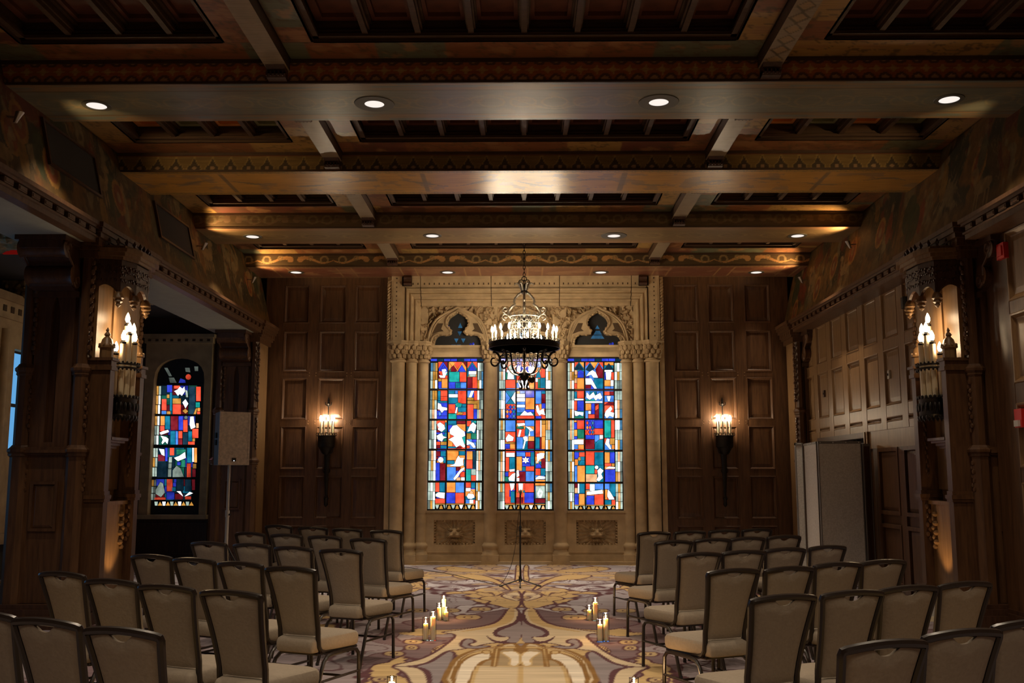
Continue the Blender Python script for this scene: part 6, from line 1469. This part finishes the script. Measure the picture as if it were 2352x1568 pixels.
# ------------------------------------------------------------------ tall candle sconces in the pillar niches
def niche_sconce(side, Y0, label):
    s = -1 if side == 'left' else 1; X0 = XL if s < 0 else XR; uc = Y0+.56
    mk = lambda p, u, z: (X0+s*p, u, z)
    t = thing('niche_sconce', label, 'wall light', (X0-s*.17, uc, 2.15), 'tall candle clusters in the pillar niches')
    def ringpts(r0, z): return [(-.17+r0*.8*math.cos(k*math.pi/10), uc+r0*1.25*math.sin(k*math.pi/10), z) for k in range(20)]
    m = MB(); vv = [p for z, r in ((2.13, .12), (2.16, .15), (2.32, .15), (2.34, .165)) for p in ringpts(r, z)]; ff = [(i*20+k, i*20+(k+1) % 20, (i+1)*20+(k+1) % 20, (i+1)*20+k) for i in range(3) for k in range(20)] + [tuple(range(19, -1, -1)), tuple(range(60, 80))]
    m.add(vv, ff); m.xf(mk).build('lower_basket', 'iron', t, True)
    m = MB()
    for k in range(20):
        a = k*math.pi/10; c = (-.17+.13*math.cos(a), uc+.2*math.sin(a))
        m.ball((c[0], c[1], 2.35), (.02, .02, .02), 5, 4); m.lathe([(0, 2.09), (.018, 2.13), (.012, 2.15)], 5, (c[0], c[1], 0)); m.ball((c[0]*1.02, c[1], 2.24), (.016, .016, .05), 5, 4)
    m.xf(mk).build('basket_tracery', 'iron', t, True)
    m = MB(); m.tube(ringpts(.155, 2.66), .012, 6, closed=True); m.tube(ringpts(.155, 2.70), .012, 6, closed=True)
    for k in range(20):
        a = k*math.pi/10; c = (-.17+.125*math.cos(a), uc+.195*math.sin(a))
        for z in (2.645, 2.715): m.ball((c[0], c[1], z), (.013, .013, .016), 5, 4)
    m.xf(mk).build('gallery_ring', 'iron', t, True)
    hs = [(-.17, 2.80, -.12), (-.11, 2.93, -.17), (-.055, 3.03, -.21), (0, 3.14, -.16), (.055, 3.03, -.21), (.11, 2.93, -.17), (.17, 2.80, -.12), (.0, 2.93, -.25)]
    for du, z, p in hs:
        m = MB(); m.lathe([(.030, 2.33), (.030, z)], 12, (p, uc+du, 0)); cs = m.xf(mk).build('candle_sleeve', 'candle_sleeve', t, True)
        m = MB(); m.lathe([(.033, z-.01), (.033, z+.012), (.02, z+.02), (.022, z+.03)], 10, (p, uc+du, 0)); m.xf(mk).build('drip_cup', 'iron', cs, True)
        m = MB(); bulb(m, p, uc+du, z+.028, .026, .115); m.xf(mk).build('bulb', 'niche_bulb', cs, True)
niche_sconce('left', 10.0, 'tall cluster of electric candles in the pillar niche by the aisle')
niche_sconce('right', 10.12, 'tall cluster of electric candles in the pillar niche by the panelled wall')

# ------------------------------------------------------------------ downlights in the beams
DL = {0: [(222,242),(860,238),(1513,234),(2180,228)], 2: [(580,543),(993,541),(1410,541),(1832,541)], 3: [(680,625),(1028,625),(1380,625),(1737,625)]}
BN = {0: 'the beam nearest the chairs', 2: 'the third beam', 3: 'the beam at the end wall'}
def spot(name, loc, target, power, size_deg, blend=.6, c=(1, .80, .58), r=.04, parent=None):
    ld = bpy.data.lights.new(name, 'SPOT'); ld.energy = power; ld.color = c; ld.spot_size = math.radians(size_deg); ld.spot_blend = blend; ld.shadow_soft_size = r
    o = bpy.data.objects.new(name, ld); col.objects.link(o); o.location = loc
    o.rotation_euler = (Vector(target)-Vector(loc)).to_track_quat('-Z', 'Y').to_euler()
    if parent is not None: o.parent = parent; o.location = Vector(loc) - origin_of(parent)
    return o
def downlight(x, y, label, big, power=L_DOWN, cone=90):
    t = thing('downlight', label, 'downlight', (x, y, ZS), 'recessed downlights in the beams')
    m = MB(); R_ = .19 if big else .135; m.lathe([(.094, ZS-.001), (.094, ZS-.008), (R_, ZS-.007), (R_+.004, ZS-.001)], 28, (x, y, 0)); m.build('trim_ring', 'downlight_trim', t, True)
    m = MB(); m.lathe([(0, ZS-.003), (.095, ZS-.003)], 24, (x, y, 0)); m.build('lens', 'downlight_lens', t)
    spot('downlight_lamp', (x, y, ZS-.02), (x, y, 0), power, cone, 1.0, parent=t)
for k, L in DL.items():
    for i, (px_, py_) in enumerate(L):
        p = atz(px_, py_, ZS)
        downlight(p.x, p.y, 'round recessed downlight in ' + BN[k] + (', outer one' if i in (0, 3) else ', inner one') + (' on the loudspeaker side' if i < 2 else ' on the partition side'), k == 0 and i in (1, 2) or k == 2 and i == 2, {0: L_DOWN*1.45, 2: L_DOWN*2.8, 3: L_DOWN*1.2}[k]*(.45 if i in (0, 3) else 1), {0: 85, 2: 80, 3: 54}[k])
for y in (6.35, 3.73, 1.1):  # added lamps, unseen, wide cones to light sides facing the camera
    for x in (-3.3, -1.15, 1.2, 3.4): downlight(x, y, 'added round downlight in the unseen nearer beams, lighting the chair backs', False, L_REAR, 140)

# ------------------------------------------------------------------ little frieze spotlights
SPOTS = [(40, 270, FL), (2391, 270, FR), (468, 566, FL), (582, 643, FL), (1840, 643, FR), (1950, 562, FR)]  # second entry is an added, unseen lamp lighting the panelled-side ceiling
for i, (px_, py_, fx) in enumerate(SPOTS):
    s = -1 if fx is FL else 1; p = atx(px_, py_, FL(4.75)+.10 if s < 0 else FR(4.75)-.10)
    t = thing('frieze_spotlight', 'small brass spotlight on the painted frieze, ' + ['aisle side above the carved beam', 'added out of view over the near panelled wall', 'aisle side by the cloth grille', 'aisle side in the corner', 'partition side in the corner', 'partition side above the cornice'][i], 'spotlight', p, 'small spotlights on the frieze')
    m = MB(); m.tube([(p.x, p.y, p.z), (p.x+s*.10, p.y, p.z+.01)], .010, 6); m.build('bracket', 'steel', t, True)
    m = MB(); m.lathe([(.018, -.05), (.022, -.02), (.034, .03), (.038, .05), (.032, .05), (.018, .0)], 12); 
    m.xf(lambda x, y, z: (p.x - s*.4*z + x, p.y + y, p.z + z)).build('lamp_cup', 'steel', t, True)
    spot('frieze_lamp', (p.x-s*.03, p.y, p.z+.07), (p.x-s*1.1, p.y+(2.6 if i < 2 else .3), p.z+(.42 if i < 2 else 1.0)), L_UPSPOT*(.7 if i < 2 else .55), 44 if i < 2 else 115, .8, c=(1, .62, .28), parent=t)

# ------------------------------------------------------------------ floor uplights by the pillars
for side, X0, Y0, s in (('left', XL, 10.0, -1), ('right', XR, 10.12, 1)):
    x, y = X0-s*.34, Y0+.56
    t = thing('floor_uplight', 'small boxed uplight on the carpet before the %s pillar niche' % ('aisle' if s < 0 else 'panelled wall'), 'uplight', (x, y, 0))
    m = MB(); m.box(x-.06, x+.06, y-.09, y+.09, 0, .30); m.build('case', 'white_plastic', t)
    m = MB(); m.box(x-.065, x+.065, y-.095, y+.095, .30, .32); m.box(x-.065, x+.065, y-.095, y+.095, 0, .05); m.build('case_band', 'candle_sleeve', t)
    spot('uplight_lamp', (x, y, .34), (X0, y, 1.1), L_FLOORUP, 70, .7, c=(1, .62, .28), parent=t)

# ------------------------------------------------------------------ small fixtures
def cloth_grille(a, b, label):
    # flat speaker grille on the leaning frieze between two pixel corners
    t = thing('frieze_grille', label, 'grille', a)
    y0, y1, z0, z1 = a.y, b.y, min(a.z, b.z), max(a.z, b.z)
    m = MB(); m.frame(y0, y1, z0, z1, .03, -.03, .02); m.xf(lambda u, d, z: (FL(z)-d, u, z)).build('frame', 'oak_dark', t)
    m = MB(); m.box(y0+.03, y1-.03, -.012, .01, z0+.03, z1-.03); m.xf(lambda u, d, z: (FL(z)-d, u, z)).build('cloth', 'grille_cloth', t)
g0, g1 = atx(98, 360, FL(4.75)), atx(223, 378, FL(4.75)); g2, g3 = atx(358, 495, FL(4.75)), atx(438, 520, FL(4.75))
cloth_grille(Vector((FL(4.7), g0.y, 4.50)), Vector((FL(4.7), g1.y, 4.98)), 'large dark cloth grille in the frieze above the carved aisle pillar')
cloth_grille(Vector((FL(4.7), g2.y, 4.50)), Vector((FL(4.7), g3.y, 4.98)), 'smaller dark cloth grille in the frieze before the third beam')
p = atx(2308, 577, XP)
t = thing('alarm_beacon', 'red square alarm beacon high on the near right panelling', 'alarm', (XP, p.y, p.z))
m = MB(); m.box(XP-.05, XP-.0, p.y-.075, p.y+.075, p.z-.08, p.z+.08); m.build('housing', 'red_plastic', t)
m = MB(); m.box(XP-.062, XP-.05, p.y-.045, p.y+.045, p.z-.05, p.z+.05); m.build('lens', 'red_plastic', t)
p = atx(2350, 960, XP)
t = thing('alarm_strobe', 'red wall strobe with clear flash lens at the right edge panelling', 'alarm', (XP, p.y, p.z))
m = MB(); m.box(XP-.05, XP-.0, p.y-.07, p.y+.07, p.z-.09, p.z+.09); m.build('housing', 'red_plastic', t)
m = MB(); m.box(XP-.075, XP-.05, p.y-.04, p.y+.04, p.z-.08, p.z-.02); m.build('flash_lens', 'white_plastic', t)
for px_, py_, lab in ((1893, 904, 'small dark switch plate on the upper right panelling, far one'), (2042, 860, 'small brass switch plate on the upper right panelling, near one')):
    p = atx(px_, py_, XP); t = thing('switch_plate', lab, 'switch', (XP, p.y, p.z))
    m = MB(); m.box(XP-.012, XP+.02, p.y-.035, p.y+.035, p.z-.055, p.z+.055); m.build('plate', 'oak_dark' if px_ < 2000 else 'silvered_iron', t)
    m = MB(); m.box(XP-.022, XP-.012, p.y-.008, p.y+.008, p.z-.015, p.z+.015); m.build('toggle', 'black_plastic', t)
p = atx(2079, 695, XP-.14)
t = thing('wall_speaker', 'small black bracket speaker beside the right pillar canopy', 'speaker', (p.x, p.y, p.z))
m = MB(); m.prism([(p.x-.05, p.y-.05), (p.x+.05, p.y-.06), (p.x+.05, p.y+.05), (p.x-.03, p.y+.06)], 'z', p.z-.07, p.z+.07); m.build('case', 'black_plastic', t)
m = MB(); m.tube([(p.x+.03, p.y, p.z), (XP+.02, p.y, p.z)], .012, 6); m.build('bracket', 'black_plastic', t)
# red exit lamp under the aisle ceiling
p = atz(45, 585, 4.30)
t = thing('exit_lamp', 'red glowing exit lamp under the dark aisle ceiling', 'lamp', (p.x, p.y, 4.36))
m = MB(); m.box(p.x-.32, p.x+.32, p.y-.10, p.y+.10, 4.345, 4.365); m.build('base', 'black_plastic', t)
m = MB(); m.box(p.x-.24, p.x+.24, p.y-.07, p.y+.07, 4.32, 4.345); m.build('lens', 'exit_red', t)

# fine carving and dark hole chips stay joined
for o in list(scene.objects):
    b = o.name.split('.')[0]
    if o.type == 'MESH' and b in ('hole_shade_chips', 'small_dentils', 'basket_tracery', 'bowl_tracery', 'ring_cresting', 'cresting', 'crockets', 'canopy_carving', 'leaf_carving', 'post_carving', 'fruit_drop', 'inner_lattice', 'rivets'):
        o['kind'] = 'stuff'
